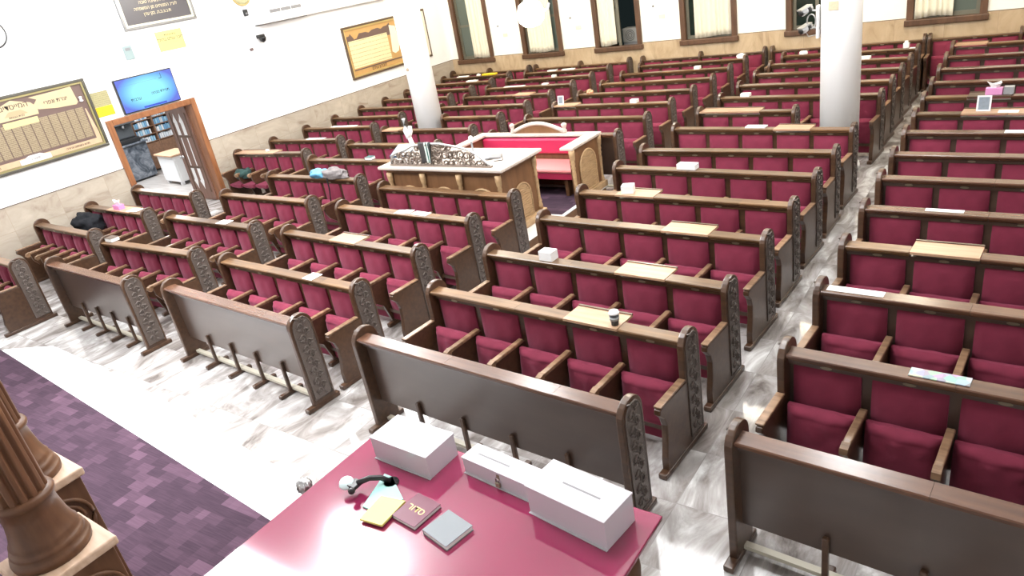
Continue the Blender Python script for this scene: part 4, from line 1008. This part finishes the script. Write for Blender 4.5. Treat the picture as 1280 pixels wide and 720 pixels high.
MB().tube([(0, 0, .38), (-.1, -.04, .4)], .015, 6).build('arm', M['silver'], t); MB().tube([(0, 0, .14), (-.1, -.04, .16)], .015, 6).build('arm', M['silver'], t)
tag(t, 'white cable box with coiled cable on the left side of the right column', 'bracket')
for k, (z, lb) in enumerate(((2.41, 'upper silver bullet camera on the right white column'), (2.16, 'lower silver bullet camera on the right white column'))):
    t = empty('bullet_camera', (-2.95, 11.44, z)); t.rotation_euler = (0, 0, 0)
    q = MB().lathe([(.045, -.1), (.052, -.08), (.052, .09), (.04, .1)], 16).build('body', M['silver'], t, None, (PI/2+.25, 0, -.5))
    MB().lathe([(.044, .0), (.038, .012)], 16).build('lens', M['black'], q, (0, 0, .1)); MB().lathe([(.0535, -.06), (.0535, .0)], 16).build('band', M['black'], q)
    MB().prism([(-.045, .035), (.045, .035), (.05, .055), (-.05, .055)], 2, -.09, .12).build('sun_shield', M['silver'], q)
    tag(t, lb, 'camera', 'bullet cameras on the column')

# ------------------------------------------------------------------ front: carpet, border, table, ark columns
o = MB().prism([(-14.6, 2.95), (-11.73, 2.74), (-7.66, 2.43), (-5.07, 2.23), (-4.2, 2.16), (-4.2, -2.4), (-14.6, -2.4)], 2, .0, .016).build('carpet', M['carpet'])
tag(o, 'purple patterned carpet at the lower left of the hall', 'carpet')
o = struct(MB().prism([(-11.62, 2.77), (-10.86, 3.12), (-9.7, 3.08), (-7.5, 2.93), (-5.5, 2.72), (-4.0, 2.6), (-4.0, 2.05), (-5.07, 2.12), (-7.66, 2.32), (-11.62, 2.6)], 2, .0, .012).build('trim_5', M['border']))
TZ = .9
t = empty('table', (-2.55, 1.75, 0))
MB().box(-1.08, 1.1, -.75, .97, TZ-.03, TZ, .006).build('table_top', M['redtop'], t)
MB().box(-1.0, 1.02, -.68, .9, TZ-.14, TZ-.03).build('apron', M['ark'], t)
for x in (-.93, .95):
    for y in (-.6, .82): MB().lathe([(.035, 0), (.05, .1), (.035, .3), (.055, .6), (.04, TZ-.14)], 14).build('leg', M['ark'], t, (x, y, 0))
tag(t, 'table with glossy burgundy glass top at the bottom centre', 'table')
def coin_box(x, y, w, dp, h, rz, label, padlock=False, slot=None):
    t = empty('collection_box', (x, y, TZ), rz)
    MB().box(-w/2, w/2, -dp/2, dp/2, 0, h-.012, .002).build('box_body', M['acrylic'], t)
    MB().box(-w/2-.004, w/2+.004, -dp/2-.006, dp/2+.004, h-.012, h, .002).build('lid', M['acrylic'], t)
    if slot: MB().box(slot-.13, slot+.13, -.006, .006, h-.004, h+.0008).build('slot', M['grey'], t)
    MB().box(-w/2, w/2, -dp/2-.012, -dp/2, 0, .006).build('front_lip', M['acrylic'], t)
    if padlock:
        k = empty('padlock', (0, 0, 0)); C.objects.unlink(k); bpy.data.objects.remove(k)
        q = MB().box(-.018, .018, -dp/2-.02, -dp/2-.004, .015, .05, .004).build('padlock', M['brass'], t, (.02, 0, 0))
        MB().tube([(-.012, -dp/2-.012, .05), (-.01, -dp/2-.012, .08), (.01, -dp/2-.012, .08), (.012, -dp/2-.012, .05)], .004, 6).build('shackle', M['steel'], q)
        MB().box(-.008, .012, -dp/2-.006, -dp/2, .06, .1).build('hasp', M['brass'], t, (.02, 0, 0))
    return tag(t, label, 'collection box', 'white collection boxes on the table')
coin_box(-3.16, 2.56, .52, .27, .175, -.03, 'leftmost and tallest white collection box on the burgundy table')
coin_box(-2.45, 2.61, .56, .15, .125, -.1, 'low white collection box with a padlock, middle of three', True, -.07)
coin_box(-1.86, 2.53, .55, .26, .2, -.13, 'right white collection box with a slot in its lid', False, .03)
# webcam / tablet / books
t = empty('webcam', (-3.2, 2.18, TZ))
MB().tube([(.06, .1, .01), (.02, .07, .05), (-.03, .02, .07), (-.06, -.06, .08)], .018, 8).build('gooseneck', M['black'], t)
MB().lathe([(.05, 0), (.05, .012)], 16).build('base', M['black'], t, (.07, .1, 0))
MB().lathe([(.045, -.012), (.05, 0), (.045, .012)], 22).build('ring', plain('pale_disc', (.66, .8, .8), .3), t, (-.14, -.08, .07), (.3, .2, 0))
MB().box(-.12, -.05, -.1, -.02, .05, .075, .006).build('clamp', M['black'], t)
MB().lathe([(.012, -.01), (.022, 0), (.022, .02), (.01, .03)], 12).build('knob', M['black'], t, (-.05, -.12, .06))
tag(t, 'small black jointed arm with a pale round disc on the table', 'camera arm')
o = MB().prism([(-.08, -.22), (.08, -.22), (.12, -.06), (-.1, .07), (-.17, .07)], 2, 0, .012).build('folder', plain('mint_folder', (.35, .68, .62), .5), None, (-3.06, 2.25, TZ)); tag(o, 'mint green folder under the black jointed arm', 'folder')
o = MB().prism([(-.04, -.2), (-.06, .01), (.12, .04), (.13, -.18)], 2, .013, .028).build('yellow_pad', plain('yellow_paper', (.85, .78, .25), .6), None, (-3.02, 2.13, TZ)); tag(o, 'yellow paper pad lying on the mint folder', 'paper pad')
def tbook(x, y, w, dp, h, rz, mat, label, emblem=None):
    t = empty('book', (x, y, TZ), rz)
    m = MB(); m.box(-w/2, w/2, -dp/2, dp/2, 0, .004); m.box(-w/2, w/2, -dp/2, dp/2, h-.004, h); m.box(-w/2, -w/2+.004, -dp/2, dp/2, .004, h-.004); m.build('cover', mat, t)
    MB().box(-w/2+.004, w/2-.004, -dp/2+.003, dp/2-.003, .004, h-.004).build('pages', M['paper'], t)
    if emblem: text(emblem, .07, 'emblem', M['gold'], t, (0, 0, h+.001), (0, 0, 0), .0006)
    return tag(t, label, 'book')
tbook(-2.78, 2.14, .2, .22, .03, -.1, plain('wine_cover', (.14, .02, .05), .4), 'wine red book with a gold emblem on the table', '✡' if False else he('סדור'))
tbook(-2.5, 2.1, .22, .2, .035, -.2, plain('grey_cover', (.2, .22, .24), .5), 'grey book right of the wine red one on the table')
t = empty('finial_ball', (-3.7, 2.02, 0))
MB().lathe([(.1, 0), (.1, .02), (.02, .04), (.02, .8), (.03, .83), (.046, .86), (.05, .89), (.04, .925), (.015, .94)], 20).build('post', M['silver'], t)
m = MB()
for k in range(10):
    a = k*PI/5; m.tube([(.062*cos(a)*s_, .062*sin(a)*s_, z_) for s_, z_ in ((.74, .86), (.82, .89), (.64, .925))], .006, 5)
m.build('ribs', M['silver'], t)
tag(t, 'ribbed silver ball finial on a post at the left edge of the table', 'finial')
# ark columns
def ark_column(x, y, label, dz=0):
    t = empty('ark_column', (x, y, dz))
    ped = MB(); ped.box(-.22, .22, -.22, .22, .1, 1.14, .008); ped.box(-.26, .26, -.26, .26, -dz, .1, .01)
    ped.build('pedestal', M['ark'], t)
    MB().box(-.25, .25, -.25, .25, 1.14, 1.2, .012).build('pedestal_top', M['arklight'], t)
    m = MB()
    for r_ in (.19, .14): m.tube([(.225, r_*cos(k*PI/14), .86+r_*sin(k*PI/14)) for k in range(28)], .016, 6, True)
    m.lathe([(.05, 0), (.04, .02), (.0, .03)], 14)
    o = m.build('rosette', M['ark'], t)
    MB().lathe([(.215, 1.2), (.22, 1.23), (.215, 1.255), (.195, 1.262), (.205, 1.285), (.195, 1.31), (.182, 1.318), (.188, 1.34), (.175, 1.36), (.16, 1.42), (.148, 1.5), (.14, 1.57), (.158, 1.585), (.164, 1.605), (.156, 1.625), (.13, 1.635)], 32).build('column_base', M['ark'], t, (-.03, 0, 0))
    n = 144; prof = [1.63, 2.2, 3.0, 3.4]
    v = []; f = []
    for i, z in enumerate(prof):
        for k in range(n):
            a = 2*PI*k/n; r_ = (.138-.005*i)*(1-.16*max(0, cos(a*14))**.7)
            v.append((r_*cos(a), r_*sin(a), z))
    for i in range(len(prof)-1):
        for k in range(n): f.append((i*n+k, i*n+(k+1) % n, (i+1)*n+(k+1) % n, (i+1)*n+k))
    f.append(tuple((len(prof)-1)*n+k for k in range(n)))
    MB().add(v, f, True).build('fluted_shaft', M['ark'], t, (-.03, 0, 0))
    MB().lathe([(.09, 3.4), (.13, 3.45), (.16, 3.6), (.17, 3.62), (.17, 3.68)], 24).build('capital', M['ark'], t)
    return tag(t, label, 'ark column', 'carved wooden columns at the front')
ark_column(-5.25, 1.02, 'carved brown wooden column on a pedestal, the farther of two at lower left')
ark_column(-4.46, .81, 'fluted brown wooden column at the lower left corner, nearest the camera', -.1)

# ------------------------------------------------------------------ lights
def area(name, loc, sx, sy, power, col, rot=(0, 0, 0)):
    l = bpy.data.lights.new(name, 'AREA'); l.shape = 'RECTANGLE'; l.size = sx; l.size_y = sy; l.energy = power; l.color = col
    o = bpy.data.objects.new(name, l); C.objects.link(o); o.location = loc; o.rotation_euler = rot; return o
cool = (.97, .985, 1.0); warm = (1, .93, .78)
for x in (-12.6, -8.2, -3.4): area('ceiling_lamp', (x, 3.2, ZC-.05), 2.2, .8, {-12.6: 130, -8.2: 180, -3.4: 120}[x], cool)
for x in (-12.6, -8.2, -3.4, .6): area('ceiling_lamp', (x, 7.6, ZC-.05), 2.2, .8, {-12.6: 95, -8.2: 105, -3.4: 75, .6: 15}[x], cool)
for x in (-12.6, -8.2, -3.4, .6): area('ceiling_lamp', (x, 12.0, ZC-.05), 2.2, .8, 75 if x < 0 else 40, (1, .92, .78))
for x in (-12.6, -8.2, -3.4, .6): area('ceiling_lamp', (x, 15.7, ZC-.05), 2.2, .8, 75 if x < 0 else 50, (1, .84, .6))
area('side_room_lamp', (-18.2, 8.8, 2.95), 2, 2, 260, (.93, .97, 1))
def point(name, loc, power, col, r_=.22):
    l = bpy.data.lights.new(name, 'POINT'); l.energy = power; l.color = col; l.shadow_soft_size = r_
    o = bpy.data.objects.new(name, l); C.objects.link(o); o.location = loc; return o
for x, y, p_, c_ in ((-2.6, 5.2, 190, cool), (-7.0, 4.2, 430, cool), (-11.4, 4.6, 280, cool), (-1.6, 8.4, 230, cool), (-6.3, 8.0, 200, cool), (-10.8, 9.2, 260, cool),
                     (-6.5, 12.8, 220, (1, .93, .8)), (-1.5, 13.2, 150, (1, .88, .68)), (-11.5, 13.8, 170, (1, .94, .82))): point('fill_point_light', (x, y, 4.75), p_, c_)  # unseen point fills, added to brighten columns and other upright faces
def spot(name, loc, target, power, angle, blend, col, r_=.1):
    l = bpy.data.lights.new(name, 'SPOT'); l.energy = power; l.spot_size = angle; l.spot_blend = blend; l.color = col; l.shadow_soft_size = r_
    o = bpy.data.objects.new(name, l); C.objects.link(o); o.location = loc
    o.rotation_euler = (Vector(target)-Vector(loc)).to_track_quat('-Z', 'Y').to_euler(); return o
spot('ark_spot', (-7.6, 1.0, 5.0), (-7.0, 2.7, 0), 1150, 1.15, .8, cool, .2)
w = bpy.data.worlds.new('World'); bpy.context.scene.world = w; w.use_nodes = True
w.node_tree.nodes['Background'].inputs['Color'].default_value = (.02, .03, .03, 1); w.node_tree.nodes['Background'].inputs['Strength'].default_value = .5

# ------------------------------------------------------------------ camera
YAW, PITCH, ROLL, F, CZ = -0.6820, -0.4259, -0.1840, 893.43, 3.7989
cp, sp_, cy, sy = cos(PITCH), sin(PITCH), cos(YAW), sin(YAW)
fw = Vector((sy*cp, cy*cp, sp_)); rt = Vector((cy, -sy, 0)); up = rt.cross(fw)
R_ = rt*cos(ROLL)+up*sin(ROLL); U_ = up*cos(ROLL)-rt*sin(ROLL)
cam = bpy.data.cameras.new('camera'); co = bpy.data.objects.new('camera', cam); C.objects.link(co)
co.matrix_world = Matrix(((R_.x, U_.x, -fw.x, 0), (R_.y, U_.y, -fw.y, 0), (R_.z, U_.z, -fw.z, CZ), (0, 0, 0, 1)))
cam.sensor_width = 36; cam.lens = F/1280*36; cam.clip_start = .05; cam.clip_end = 100
sc = bpy.context.scene; sc.camera = co
sc.view_settings.view_transform = 'Standard'; sc.view_settings.look = 'None'; sc.view_settings.gamma = 1; sc.view_settings.exposure = 0
sc.view_settings.use_curve_mapping = False
